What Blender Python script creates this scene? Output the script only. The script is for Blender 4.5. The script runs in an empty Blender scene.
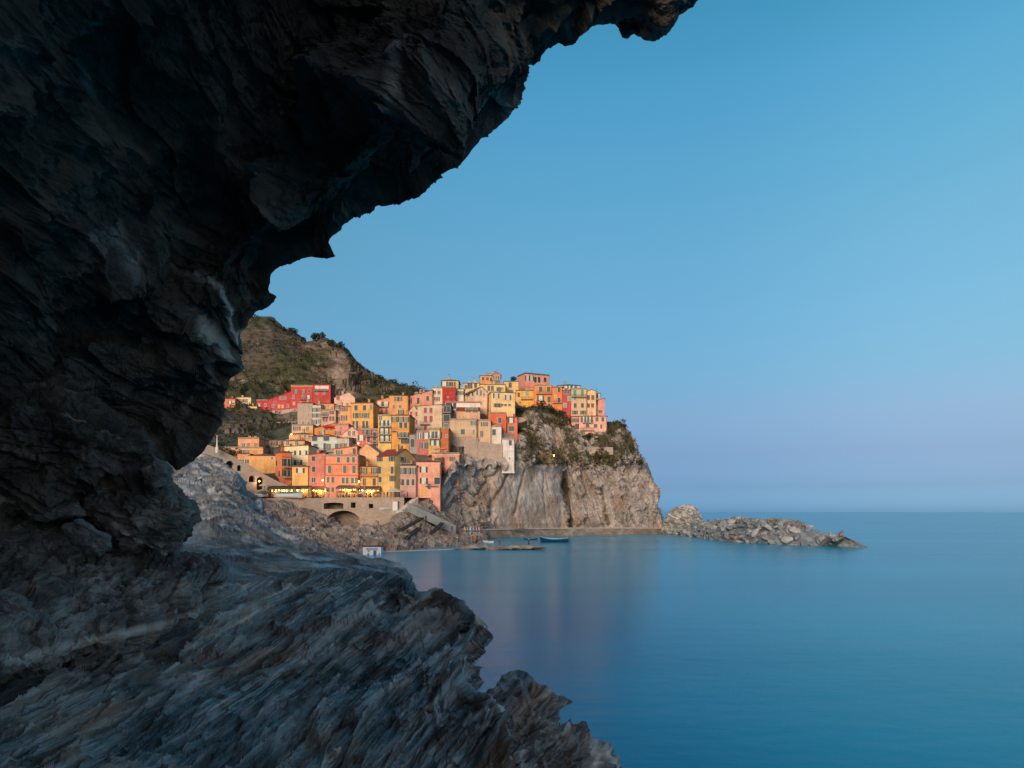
import bpy, bmesh, math, random
import numpy as np
from mathutils import Vector, Matrix
random.seed(7)
RNG = np.random.default_rng(11)
scene = bpy.context.scene
COL = scene.collection
R = math.radians
F, CX, HY, CH = 683.0, 512.0, 512.0, 8.0      # focal length in pixels, horizon row, eye height above the sea

def P(px, py, d):
    return Vector(((px-CX)*d/F, d, CH+(HY-py)*d/F))

# ------------------------------------------------------------------ noise
def _hash(ix, iy, iz, s):
    h = (ix.astype(np.int64)*73856093) ^ (iy.astype(np.int64)*19349663) ^ (iz.astype(np.int64)*83492791) ^ (s*2654435761)
    h = (h ^ (h >> 13)) * 1274126177 & 0x7fffffff
    h = (h ^ (h >> 15)) * 668265263 & 0x7fffffff
    return (h ^ (h >> 11)) & 0x7fffffff
_G = np.array([[1,1,0],[-1,1,0],[1,-1,0],[-1,-1,0],[1,0,1],[-1,0,1],[1,0,-1],[-1,0,-1],[0,1,1],[0,-1,1],[0,1,-1],[0,-1,-1]], float)
def perlin(p, s=0):
    p = np.asarray(p, float); i = np.floor(p).astype(np.int64); f = p-i
    u = f*f*f*(f*(f*6-15)+10); out = np.zeros(len(p))
    for dx in (0,1):
        for dy in (0,1):
            for dz in (0,1):
                g = _G[_hash(i[:,0]+dx, i[:,1]+dy, i[:,2]+dz, s) % 12]
                d = g[:,0]*(f[:,0]-dx)+g[:,1]*(f[:,1]-dy)+g[:,2]*(f[:,2]-dz)
                w = (u[:,0] if dx else 1-u[:,0])*(u[:,1] if dy else 1-u[:,1])*(u[:,2] if dz else 1-u[:,2])
                out += w*d
    return out
def fbm(p, o=4, s=0, gain=.5, lac=2.03):
    t = np.zeros(len(p)); a = 1; q = np.asarray(p, float)
    for k in range(o):
        t += a*perlin(q, s+k*17); a *= gain; q = q*lac+3.1
    return t
def ridged(p, o=4, s=0, gain=.5):
    t = np.zeros(len(p)); a = 1; q = np.asarray(p, float)
    for k in range(o):
        t += a*(1-2*np.abs(perlin(q, s+k*17))*1.4); a *= gain; q = q*2.07+1.7
    return t
def worley(p, s=0):
    p = np.asarray(p, float); i = np.floor(p).astype(np.int64); f = p-i
    F1 = np.full(len(p), 9.); F2 = np.full(len(p), 9.)
    for dx in (-1,0,1):
        for dy in (-1,0,1):
            for dz in (-1,0,1):
                a = (i[:,0]+dx, i[:,1]+dy, i[:,2]+dz)
                r = np.stack([(_hash(*a, s+k) % 1000)/1000. for k in (1,2,3)], 1)
                d = np.sqrt((((np.array([dx,dy,dz])+r)-f)**2).sum(1))
                m = d < F1; F2 = np.where(m, F1, np.minimum(F2, d)); F1 = np.where(m, d, F1)
    return F1, F2
def slabs(p, n, sc, s=0, warp=.25):
    """angular broken blocks lying along the bedding: (offset of each block 0..1, closeness to a crack 0..1)"""
    n = np.array(n, float); n /= np.linalg.norm(n); u = np.cross(n, [.05, 1, .02]); u /= np.linalg.norm(u); v = np.cross(n, u)
    q = np.stack([p@u*sc[0], p@v*sc[1], p@n*sc[2]], 1)
    q = q+np.stack([fbm(q*.7, 2, s+k) for k in (1, 2, 3)], 1)*warp
    i = np.floor(q).astype(np.int64); f = q-i
    F1 = np.full(len(q), 9.); F2 = np.full(len(q), 9.); ID = np.zeros(len(q))
    for dx in (-1,0,1):
        for dy in (-1,0,1):
            for dz in (-1,0,1):
                a = (i[:,0]+dx, i[:,1]+dy, i[:,2]+dz)
                r = np.stack([(_hash(*a, s+k) % 1000)/1000. for k in (1,2,3)], 1)
                d = np.abs(((np.array([dx,dy,dz])+r)-f)*np.array([.8,.8,1.3])).sum(1)
                m = d < F1; F2 = np.where(m, F1, np.minimum(F2, d)); ID = np.where(m, (_hash(*a, s+4) % 1000)/1000., ID); F1 = np.where(m, d, F1)
    return ID, np.clip(1-(F2-F1)/.14, 0, 1)
def rnd1(k, s=0):
    z = np.zeros_like(k, dtype=np.int64)
    return (_hash(k.astype(np.int64), z, z, s) % 10007)/10007.
def strata(p, n, t, warp=.3, s=0, sharp=.12, bf=1.):
    """broken bedding: every layer steps in or out by its own amount"""
    n = np.array(n, float); n /= np.linalg.norm(n)
    q = p@n/t + warp*fbm(p*(.55/t)*.25, 3, s+5)
    # layers break along their length
    k = np.floor(q); fr = q-k
    brk = np.floor(fbm(p*(.35/t)*.3*bf, 2, s+9)*3.*bf**.5+rnd1(k, s+3)*7)
    a = rnd1(k*13+brk, s); b = rnd1((k+1)*13+brk, s)
    w = np.clip((fr-(1-sharp))/sharp, 0, 1)
    return a*(1-w)+b*w

# ------------------------------------------------------------------ object helpers
def tag(o, label=None, cat=None, group=None, kind=None):
    if label: o['label'] = label
    if cat: o['category'] = cat
    if group: o['group'] = group
    if kind: o['kind'] = kind
    return o
def empty(name, loc, rz=0, label=None, cat=None, group=None):
    o = bpy.data.objects.new(name, None); COL.objects.link(o)
    o.empty_display_size = .3; o.location = loc; o.rotation_euler = (0,0,rz)
    return tag(o, label, cat, group)
def link(name, me, mat=None, parent=None, loc=None, color=None):
    o = bpy.data.objects.new(name, me); COL.objects.link(o)
    if mat is not None:
        mats = mat if isinstance(mat, (list, tuple)) else [mat]
        if len(me.materials) == 0:
            for m in mats: me.materials.append(m)
    if parent is not None: o.parent = parent
    if loc is not None: o.location = loc
    if color is not None: o.color = (*color, 1)
    return o
def copy_tree(o, parent=None):
    c = o.copy(); COL.objects.link(c)
    if parent is not None: c.parent = parent
    for ch in list(o.children): copy_tree(ch, c)
    return c
def srgb(r, g, b, k=1.):
    f = lambda c: ((c/255)/12.92 if c <= 10 else (((c/255)+.055)/1.055)**2.4)
    return (f(r)*k, f(g)*k, f(b)*k)

class MB:
    def __init__(s): s.v = []; s.f = []; s.m = []
    def poly(s, pts, m=0):
        b = len(s.v); s.v += [tuple(p) for p in pts]; s.f.append(tuple(range(b, b+len(pts)))); s.m.append(m); return s
    def box(s, x0, x1, y0, y1, z0, z1, m=0, M=None):
        b = len(s.v)
        c = [(x,y,z) for z in (z0,z1) for y in (y0,y1) for x in (x0,x1)]
        if M is not None: c = [tuple(M@Vector(p)) for p in c]
        s.v += c
        for q in ((0,2,3,1),(4,5,7,6),(0,1,5,4),(2,6,7,3),(0,4,6,2),(1,3,7,5)):
            s.f.append(tuple(b+i for i in q)); s.m.append(m)
        return s
    def bar(s, a, b, w, m=0, n=6, w2=None):
        a = Vector(a); b = Vector(b); d = (b-a).normalized()
        u = d.orthogonal().normalized(); v = d.cross(u); k = len(s.v); w2 = w if w2 is None else w2
        for c, r in ((a, w), (b, w2)):
            for i in range(n):
                t = 2*math.pi*i/n; s.v.append(tuple(c+u*r*math.cos(t)+v*r*math.sin(t)))
        for i in range(n):
            j = (i+1) % n; s.f.append((k+i,k+j,k+n+j,k+n+i)); s.m.append(m)
        s.f.append(tuple(k+i for i in reversed(range(n)))); s.m.append(m)
        s.f.append(tuple(k+n+i for i in range(n))); s.m.append(m)
        return s
    def prism(s, prof, y0, y1, m=0, axis='y'):
        """profile in (x,z) swept along y (or (y,z) swept along x)"""
        n = len(prof); b = len(s.v)
        for yy in (y0, y1):
            for (a, z) in prof: s.v.append((a, yy, z) if axis == 'y' else (yy, a, z))
        for i in range(n):
            j = (i+1) % n; s.f.append((b+i, b+j, b+n+j, b+n+i)); s.m.append(m)
        s.f.append(tuple(b+i for i in reversed(range(n)))); s.m.append(m)
        s.f.append(tuple(b+n+i for i in range(n))); s.m.append(m)
        return s
    def ball(s, c, r, m=0, nu=8, nv=6, sz=1.):
        b = len(s.v); c = Vector(c)
        for j in range(nv+1):
            ph = math.pi*j/nv
            for i in range(nu):
                t = 2*math.pi*i/nu
                s.v.append((c.x+r*math.sin(ph)*math.cos(t), c.y+r*math.sin(ph)*math.sin(t), c.z+r*sz*math.cos(ph)))
        for j in range(nv):
            for i in range(nu):
                k = (i+1) % nu; s.f.append((b+j*nu+i, b+(j+1)*nu+i, b+(j+1)*nu+k, b+j*nu+k)); s.m.append(m)
        return s
    def mesh(s, name, smooth=False, fix=True):
        me = bpy.data.meshes.new(name); me.from_pydata(s.v, [], s.f)
        me.polygons.foreach_set('material_index', s.m)
        if fix:
            bm = bmesh.new(); bm.from_mesh(me); bmesh.ops.recalc_face_normals(bm, faces=bm.faces[:]); bm.to_mesh(me); bm.free()
        if smooth: me.polygons.foreach_set('use_smooth', [True]*len(me.polygons))
        me.update(); return me
    def build(s, name, mats, parent=None, loc=None, color=None, smooth=False, fix=True):
        return link(name, s.mesh(name, smooth, fix), mats, parent, loc, color)

def grid_mesh(name, V, closed=False, smooth=True, attrs=None):
    """V: (rows, cols, 3)"""
    r, c, _ = V.shape
    me = bpy.data.meshes.new(name)
    idx = np.arange(r*c).reshape(r, c)
    if closed: nx = np.roll(idx, -1, 1); a, b = idx[:-1], nx[:-1]; d, e = idx[1:], nx[1:]
    else: a, b, d, e = idx[:-1,:-1], idx[:-1,1:], idx[1:,:-1], idx[1:,1:]
    q = np.stack([a, b, e, d], -1).reshape(-1, 4)
    me.vertices.add(r*c); me.vertices.foreach_set('co', V.reshape(-1).astype(np.float32))
    me.loops.add(q.size); me.loops.foreach_set('vertex_index', q.reshape(-1).astype(np.int32))
    me.polygons.add(len(q)); me.polygons.foreach_set('loop_start', np.arange(0, q.size, 4, dtype=np.int32))
    me.polygons.foreach_set('use_smooth', np.full(len(q), smooth))
    for k, a in (attrs or {}).items():
        at = me.attributes.new(k, 'FLOAT', 'POINT'); at.data.foreach_set('value', a.reshape(-1).astype(np.float32))
    me.update(calc_edges=True); me.validate(); return me
def grid_normals(V, closed=False):
    if closed: du = np.roll(V, -1, 1)-np.roll(V, 1, 1)
    else: du = np.gradient(V, axis=1)
    dv = np.gradient(V, axis=0)
    n = np.cross(du, dv); l = np.linalg.norm(n, axis=2, keepdims=True); return n/np.maximum(l, 1e-9)
def smooth_normals(n, k=3):
    for _ in range(k):
        n = n+np.roll(n,1,0)+np.roll(n,-1,0)+np.roll(n,1,1)+np.roll(n,-1,1)
        n /= np.maximum(np.linalg.norm(n, axis=2, keepdims=True), 1e-9)
    return n
def resample(pts, n):
    p = np.array([tuple(q) for q in pts], float)
    d = np.r_[0, np.cumsum(np.linalg.norm(np.diff(p[:, :2] if p.shape[1] == 3 else p, axis=0), axis=1))]
    if d[-1] == 0: d = np.linspace(0, 1, len(p))
    t = np.linspace(0, d[-1], n)
    return np.stack([np.interp(t, d, p[:, k]) for k in range(p.shape[1])], 1)
def to3(p):                                                      # (n,3) px,py,d -> world
    return np.stack([(p[:,0]-CX)*p[:,2]/F, p[:,2], CH+(HY-p[:,1])*p[:,2]/F], 1)
def crom(rows, m):
    """Catmull-Rom through rows (k,n,3) -> (m,n,3); m may be a list of counts per span"""
    K = np.stack(rows); k = len(K); out = []
    for i in range(k-1):
        p0, p1, p2, p3 = K[max(i-1,0)], K[i], K[i+1], K[min(i+2,k-1)]
        cnt = m[i] if isinstance(m, (list, tuple)) else m
        for t in np.linspace(0, 1, cnt, endpoint=(i == k-2)):
            out.append(.5*((2*p1)+(-p0+p2)*t+(2*p0-5*p1+4*p2-p3)*t*t+(-p0+3*p1-3*p2+p3)*t**3))
    return np.stack(out)
def displace(V, fn, towards=None, closed=False, smoothn=4, mask=None):
    n = smooth_normals(grid_normals(V, closed), smoothn)
    if towards is not None:
        s = np.sign(((np.array(towards)-V)*n).sum(2, keepdims=True)); s[s == 0] = 1
        n = n*(np.sign(s.sum()) or 1)
    h = fn(V.reshape(-1, 3)).reshape(V.shape[:2])
    if mask is not None: h = h*mask
    return V+n*h[..., None]

# ------------------------------------------------------------------ materials
def new_mat(name):
    m = bpy.data.materials.new(name); m.use_nodes = True
    nt = m.node_tree; nt.nodes.clear()
    out = nt.nodes.new('ShaderNodeOutputMaterial'); b = nt.nodes.new('ShaderNodeBsdfPrincipled')
    nt.links.new(b.outputs[0], out.inputs[0])
    return m, nt, b
def N(nt, t, **k):
    n = nt.nodes.new(t)
    for a, v in k.items():
        if a in n.inputs: n.inputs[a].default_value = v
        else: setattr(n, a, v)
    return n
def ramp(nt, src, stops):
    r = nt.nodes.new('ShaderNodeValToRGB'); e = r.color_ramp.elements
    while len(e) < len(stops): e.new(.5)
    for el, (p, c) in zip(e, stops):
        el.position = p; el.color = (*c, 1) if isinstance(c, tuple) else (c, c, c, 1)
    nt.links.new(src, r.inputs[0]); return r.outputs[0]
def mix(nt, fac, a, b, mode='MIX'):
    n = nt.nodes.new('ShaderNodeMix'); n.data_type = 'RGBA'; n.blend_type = mode
    for sock, v in ((n.inputs[0], fac), (n.inputs[6], a), (n.inputs[7], b)):
        if isinstance(v, bpy.types.NodeSocket): nt.links.new(v, sock)
        elif isinstance(v, tuple): sock.default_value = (*v, 1)
        else: sock.default_value = v
    return n.outputs[2]
def math_n(nt, op, a, b=0., clamp=False):
    n = nt.nodes.new('ShaderNodeMath'); n.operation = op; n.use_clamp = clamp
    for i, v in enumerate((a, b)):
        if isinstance(v, bpy.types.NodeSocket): nt.links.new(v, n.inputs[i])
        else: n.inputs[i].default_value = v
    return n.outputs[0]
def coords(nt, scale=(1,1,1), rot=(0,0,0), kind='Object'):
    tc = nt.nodes.new('ShaderNodeTexCoord'); mp = nt.nodes.new('ShaderNodeMapping')
    mp.inputs['Scale'].default_value = scale; mp.inputs['Rotation'].default_value = rot
    nt.links.new(tc.outputs[kind], mp.inputs[0]); return mp.outputs[0]
def noise(nt, vec, scale, detail=5, rough=.55, dist=0.):
    n = N(nt, 'ShaderNodeTexNoise', Scale=scale, Detail=detail, Roughness=rough, Distortion=dist)
    nt.links.new(vec, n.inputs['Vector']); return n.outputs[0]
def bump(nt, b, h, strength, dist, prev=None):
    n = N(nt, 'ShaderNodeBump', Strength=strength, Distance=dist); nt.links.new(h, n.inputs['Height'])
    if prev is not None: nt.links.new(prev, n.inputs['Normal'])
    nt.links.new(n.outputs[0], b.inputs['Normal']); return n.outputs[0]

def bed_coords(nt, n, scale):
    """object coordinates turned so that z runs across the bedding"""
    n = Vector(n).normalized(); u = n.cross(Vector((.05, 1, .02))).normalized(); v = n.cross(u)
    tc = nt.nodes.new('ShaderNodeTexCoord'); cb = nt.nodes.new('ShaderNodeCombineXYZ')
    for i, (ax, k) in enumerate(zip((u, v, n), scale)):
        d = nt.nodes.new('ShaderNodeVectorMath'); d.operation = 'DOT_PRODUCT'; nt.links.new(tc.outputs['Object'], d.inputs[0]); d.inputs[1].default_value = ax*k
        nt.links.new(d.outputs['Value'], cb.inputs[i])
    return cb.outputs[0]
def rock_mat(name, cols, bed=(0,0,1), s=1., stretch=(1,1,6), rust=None, rustamt=.35, vein=None, veinscale=1., veinw=.015, rough=(.55,.85), bumpd=.03, wet=None, fine=1., moss=None, stops=(.34, .48, .56, .68), veincov=.5, lam=None):
    m, nt, b = new_mat(name)
    o = coords(nt); a = bed_coords(nt, bed, tuple(k*s for k in stretch))
    n1 = noise(nt, a, 1.1, 8, .62, .4); n2 = noise(nt, o, .7*s, 6, .6); n3 = noise(nt, a, 6, 6, .7)
    k = math_n(nt, 'ADD', math_n(nt, 'MULTIPLY', n1, .5), math_n(nt, 'ADD', math_n(nt, 'MULTIPLY', n2, .3), math_n(nt, 'MULTIPLY', n3, .2)))
    c = ramp(nt, k, list(zip(stops, cols)))
    if lam:                                    # thin pale and dark laminae along the bedding
        lk = ramp(nt, noise(nt, bed_coords(nt, bed, (.5, .3, .7)), 1., 4, .6), [(.4, .12), (.58, 1.)])
        for (zs, pale_, amt_) in ((lam[0], lam[2], .6), (lam[1], lam[2], .45)):
            amt = math_n(nt, 'MULTIPLY', lk, amt_)
            ln = noise(nt, bed_coords(nt, bed, (.9, .3, zs)), 1., 4, .55, .25)
            brk = ramp(nt, noise(nt, bed_coords(nt, bed, (1.6, .5, 2.)), 1., 4, .6), [(.42, 0.), (.55, 1.)])
            c = mix(nt, math_n(nt, 'MULTIPLY', math_n(nt, 'MULTIPLY', ramp(nt, ln, [(.565, 0.), (.585, 1.), (.61, 1.), (.64, 0.)]), brk), amt), c, pale_)
            c = mix(nt, math_n(nt, 'MULTIPLY', ramp(nt, ln, [(.40, 0.), (.42, 1.), (.45, 1.), (.465, 0.)]), amt), c, cols[0])
    if rust:
        rm = ramp(nt, noise(nt, bed_coords(nt, bed, tuple(.6*k*s for k in (1,1,2))), .8, 7, .65, .6), [(.5, 0.), (.64, 1.)])
        c = mix(nt, math_n(nt, 'MULTIPLY', rm, rustamt), c, rust)
    if vein:
        v = N(nt, 'ShaderNodeTexVoronoi', feature='DISTANCE_TO_EDGE', Scale=.55*veinscale*s)
        dist = nt.nodes.new('ShaderNodeMix'); dist.data_type = 'VECTOR'; dist.inputs[0].default_value = .22
        nz = N(nt, 'ShaderNodeTexNoise', Scale=1.2*s, Detail=6); nt.links.new(o, nz.inputs['Vector'])
        nt.links.new(a, dist.inputs[4]); nt.links.new(nz.outputs[1], dist.inputs[5]); nt.links.new(dist.outputs[1], v.inputs['Vector'])
        vm = ramp(nt, v.outputs[0], [(0., 1.), (veinw, .7), (veinw*2.2, 0.)])
        vk = ramp(nt, noise(nt, o, .5*s, 3), [(veincov, 0.), (veincov+.12, 1.)])
        c = mix(nt, math_n(nt, 'MULTIPLY', vm, vk), c, vein)
    if moss:
        at = N(nt, 'ShaderNodeAttribute', attribute_name='veg')
        mm = math_n(nt, 'ADD', at.outputs['Fac'], math_n(nt, 'MULTIPLY', math_n(nt, 'SUBTRACT', noise(nt, o, .35*s, 8, .7), .5), 2.6))
        mm = ramp(nt, mm, [(.42, 0.), (.62, 1.)])
        mc = ramp(nt, noise(nt, o, 1.1*s, 6, .7), [(.35, moss[0]), (.5, moss[1]), (.66, moss[2])])
        c = mix(nt, mm, c, mc)
    nt.links.new(c, b.inputs['Base Color'])
    rr = N(nt, 'ShaderNodeMapRange'); nt.links.new(n3, rr.inputs[0])
    rr.inputs[1].default_value = .3; rr.inputs[2].default_value = .7; rr.inputs[3].default_value = rough[0]; rr.inputs[4].default_value = rough[1]
    if wet:
        wm = ramp(nt, noise(nt, bed_coords(nt, bed, tuple(k*s for k in (.8,.8,1.6))), wet[0], 5, .6, .3), [(wet[1], 0.), (wet[1]+.09, 1.)])
        x = nt.nodes.new('ShaderNodeMix'); x.inputs[3].default_value = wet[2]
        nt.links.new(wm, x.inputs[0]); nt.links.new(rr.outputs[0], x.inputs[2]); nt.links.new(x.outputs[0], b.inputs['Roughness'])
    else: nt.links.new(rr.outputs[0], b.inputs['Roughness'])
    p = bump(nt, b, n1, .8, bumpd*2.5)
    p = bump(nt, b, n3, .8, bumpd, p)
    p = bump(nt, b, noise(nt, a, 22*fine, 5, .75), .6, bumpd*.4, p)
    return m

def plaster_mat(name='plaster', stain=.35, sc=.35):
    m, nt, b = new_mat(name)
    oi = N(nt, 'ShaderNodeObjectInfo'); o = coords(nt)
    n1 = noise(nt, o, sc, 7, .65); n2 = noise(nt, coords(nt, (1.6,1.6,.18)), 1.2, 6, .65)
    dk = mix(nt, 1., oi.outputs['Color'], (.62,.55,.5), 'MULTIPLY')
    c = mix(nt, math_n(nt, 'MULTIPLY', ramp(nt, n1, [(.42, 0.), (.72, 1.)]), stain*1.4), oi.outputs['Color'], dk)
    c = mix(nt, math_n(nt, 'MULTIPLY', ramp(nt, n2, [(.5, 0.), (.75, 1.)]), stain*1.6), c, dk)
    pl = mix(nt, .3, oi.outputs['Color'], (.7,.66,.6))
    c = mix(nt, math_n(nt, 'MULTIPLY', ramp(nt, noise(nt, o, sc*2.3, 6, .7), [(.56, 0.), (.68, 1.)]), stain), c, pl)
    nt.links.new(c, b.inputs['Base Color']); b.inputs['Roughness'].default_value = .9
    b.inputs['Specular IOR Level'].default_value = .2
    bump(nt, b, noise(nt, o, 3, 6, .7), .4, .05)
    return m
def objcol_mat(name, rough=.6, var=.25):
    m, nt, b = new_mat(name); oi = N(nt, 'ShaderNodeObjectInfo'); o = coords(nt)
    c = mix(nt, math_n(nt, 'MULTIPLY', noise(nt, o, 2.2, 5), var*1.6), oi.outputs['Color'], mix(nt, 1., oi.outputs['Color'], (.45,.45,.45), 'MULTIPLY'))
    nt.links.new(c, b.inputs['Base Color']); b.inputs['Roughness'].default_value = rough; return m
def plain_mat(name, c, rough=.7, var=.3, sc=2., metal=0.):
    m, nt, b = new_mat(name); o = coords(nt)
    cc = mix(nt, ramp(nt, noise(nt, o, sc, 6, .65), [(.35, 0.), (.7, 1.)]), c, tuple(k*(1-var) for k in c))
    nt.links.new(cc, b.inputs['Base Color']); b.inputs['Roughness'].default_value = rough; b.inputs['Metallic'].default_value = metal; return m
def emit_mat(name, c, s):
    m = bpy.data.materials.new(name); m.use_nodes = True; nt = m.node_tree; nt.nodes.clear()
    e = N(nt, 'ShaderNodeEmission', Strength=s); e.inputs[0].default_value = (*c, 1)
    out = nt.nodes.new('ShaderNodeOutputMaterial'); nt.links.new(e.outputs[0], out.inputs[0]); return m
def stone_mat(name, c1, c2, mortar, sx=.9, sy=.35):
    m, nt, b = new_mat(name); o = coords(nt)
    v = N(nt, 'ShaderNodeTexVoronoi', Scale=1.6, Randomness=.9); mp = coords(nt, (1/sx, 1/sx, 1/sy)); nt.links.new(mp, v.inputs['Vector'])
    e = N(nt, 'ShaderNodeTexVoronoi', feature='DISTANCE_TO_EDGE', Scale=1.6, Randomness=.9); nt.links.new(mp, e.inputs['Vector'])
    sep = N(nt, 'ShaderNodeSeparateColor'); nt.links.new(v.outputs['Color'], sep.inputs[0])
    c = mix(nt, sep.outputs[0], c1, c2)
    c = mix(nt, math_n(nt, 'MULTIPLY', ramp(nt, noise(nt, o, .3, 7, .7), [(.4, 0.), (.65, 1.)]), .6), c, tuple(k*.55 for k in c1))
    c = mix(nt, ramp(nt, e.outputs[0], [(0., 1.), (.08, 0.)]), c, mortar)
    nt.links.new(c, b.inputs['Base Color']); b.inputs['Roughness'].default_value = .9
    p = bump(nt, b, e.outputs[0], .7, .2); bump(nt, b, noise(nt, o, 3, 6, .7), .6, .1, p)
    return m
def tile_mat(name, c):
    m, nt, b = new_mat(name); o = coords(nt)
    w = N(nt, 'ShaderNodeTexWave', wave_type='BANDS', bands_direction='X', Scale=1.4, Distortion=.4); nt.links.new(o, w.inputs['Vector'])
    cc = mix(nt, ramp(nt, noise(nt, o, 1.1, 7, .7), [(.35, 0.), (.68, 1.)]), c, tuple(k*.45 for k in c))
    cc = mix(nt, math_n(nt, 'MULTIPLY', w.outputs[1], .35), cc, tuple(k*.4 for k in c))
    nt.links.new(cc, b.inputs['Base Color']); b.inputs['Roughness'].default_value = .85
    bump(nt, b, w.outputs[1], .6, .06); return m
def leaf_mat(name, a, b_, c):
    m, nt, b = new_mat(name); o = coords(nt)
    oi = N(nt, 'ShaderNodeObjectInfo')
    at = N(nt, 'ShaderNodeAttribute', attribute_name='tone')
    cc = ramp(nt, at.outputs['Fac'], [(0., a), (.5, b_), (1., c)])
    nt.links.new(cc, b.inputs['Base Color']); b.inputs['Roughness'].default_value = .8; b.inputs['Specular IOR Level'].default_value = .2; return m
# ------------------------------------------------------------------ camera, sky, sun
cam_d = bpy.data.cameras.new('camera'); cam = bpy.data.objects.new('camera', cam_d); COL.objects.link(cam)
cam.location = (0, 0, CH); cam.rotation_euler = (R(90), 0, 0)
cam_d.sensor_width = 36; cam_d.lens = 36*F/1024; cam_d.shift_y = (HY-384)/1024
cam_d.clip_start = .05; cam_d.clip_end = 60000
scene.camera = cam
SUN_EL, SUN_AZ = 15., 196.          # azimuth clockwise from +Y (the view direction)
SKY_STRENGTH, SUN_STRENGTH = .13, 2.4
w = bpy.data.worlds.new('World'); scene.world = w; w.use_nodes = True
nt = w.node_tree; nt.nodes.clear()
sky = nt.nodes.new('ShaderNodeTexSky'); sky.sky_type = 'NISHITA'; sky.sun_disc = False
sky.sun_elevation = R(SUN_EL); sky.sun_rotation = R(SUN_AZ); sky.altitude = 0; sky.air_density = 1.; sky.dust_density = .6; sky.ozone_density = 3.
# dusk tint of the air: teal overhead, a lavender belt low over the sea
tc = nt.nodes.new('ShaderNodeTexCoord'); sp = nt.nodes.new('ShaderNodeSeparateXYZ'); nt.links.new(tc.outputs['Generated'], sp.inputs[0])
tint = ramp(nt, sp.outputs[2], [(.008, (.174,.367,.84)), (.035, (.172,.28,.566)), (.081, (.246,.296,.455)), (.133, (.357,.388,.473)), (.196, (.393,.516,.534)), (.268, (.45,.646,.63)), (.358, (.508,.791,.724)), (.439, (.496,.916,.833)), (.51, (.459,.991,.94)), (.57, (.37,1.,.92))])
glowf = N(nt, 'ShaderNodeMapRange', interpolation_type='SMOOTHSTEP'); nt.links.new(sp.outputs[1], glowf.inputs[0])
glowf.inputs[1].default_value = .25; glowf.inputs[2].default_value = -.75; glowf.inputs[3].default_value = 0.; glowf.inputs[4].default_value = 1.
tint = mix(nt, glowf.outputs[0], tint, (1., .86, .78))          # afterglow on the side where the sun goes down
rgt = N(nt, 'ShaderNodeMapRange', interpolation_type='SMOOTHSTEP'); nt.links.new(sp.outputs[0], rgt.inputs[0])
rgt.inputs[1].default_value = .2; rgt.inputs[2].default_value = .68
tint = mix(nt, rgt.outputs[0], tint, mix(nt, 1., tint, (1.45, 1.28, 1.16), 'MULTIPLY'))
skc = mix(nt, 1., sky.outputs[0], tint, 'MULTIPLY')
bg = nt.nodes.new('ShaderNodeBackground'); bg.inputs[1].default_value = SKY_STRENGTH
nt.links.new(skc, bg.inputs[0]); wo = nt.nodes.new('ShaderNodeOutputWorld'); nt.links.new(bg.outputs[0], wo.inputs[0])
sd = bpy.data.lights.new('sun', 'SUN'); sd.energy = SUN_STRENGTH; sd.angle = R(28); sd.color = (1., .77, .52)
so = bpy.data.objects.new('sun', sd); COL.objects.link(so)
az = R(SUN_AZ); sdir = Vector((math.sin(az)*math.cos(R(SUN_EL)), math.cos(az)*math.cos(R(SUN_EL)), math.sin(R(SUN_EL))))
so.rotation_euler = (-sdir).to_track_quat('-Z', 'Y').to_euler(); so.location = sdir*300
vs = scene.view_settings; vs.view_transform = 'Standard'; vs.look = 'None'; vs.gamma = 1; vs.exposure = EXPOSURE = 0.55; vs.use_curve_mapping = False
scene.cycles.use_denoising = True; scene.cycles.max_bounces = 6; scene.cycles.sample_clamp_indirect = 4
scene.cycles.caustics_reflective = False; scene.cycles.caustics_refractive = False

# ------------------------------------------------------------------ sea
m, nt, b = new_mat('sea_water')
b.inputs['Base Color'].default_value = (.0, .11, .2, 1); b.inputs['IOR'].default_value = 1.19
o = coords(nt, (1, 1, 1))
b.inputs['Roughness'].default_value = .22; b.inputs['Specular Tint'].default_value = (.0, .7, 1, 1)
c = ramp(nt, noise(nt, coords(nt, (.006, .03, 1)), 1., 5, .6), [(.35, (.0, .25, .39)), (.65, (.0, .33, .49))])
nt.links.new(c, b.inputs['Base Color'])
p = bump(nt, b, noise(nt, coords(nt, (.5, .9, 1)), 1.2, 4, .6), .22, .12)
p = bump(nt, b, noise(nt, coords(nt, (.04, .11, 1)), 1., 4, .6), .25, .5, p)
mb = MB(); mb.poly([(-30000, -30000, 0), (30000, -30000, 0), (30000, 30000, 0), (-30000, 30000, 0)])
tag(mb.build('sea', m), 'calm blue green sea reaching the horizon', 'sea', kind='structure')

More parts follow.
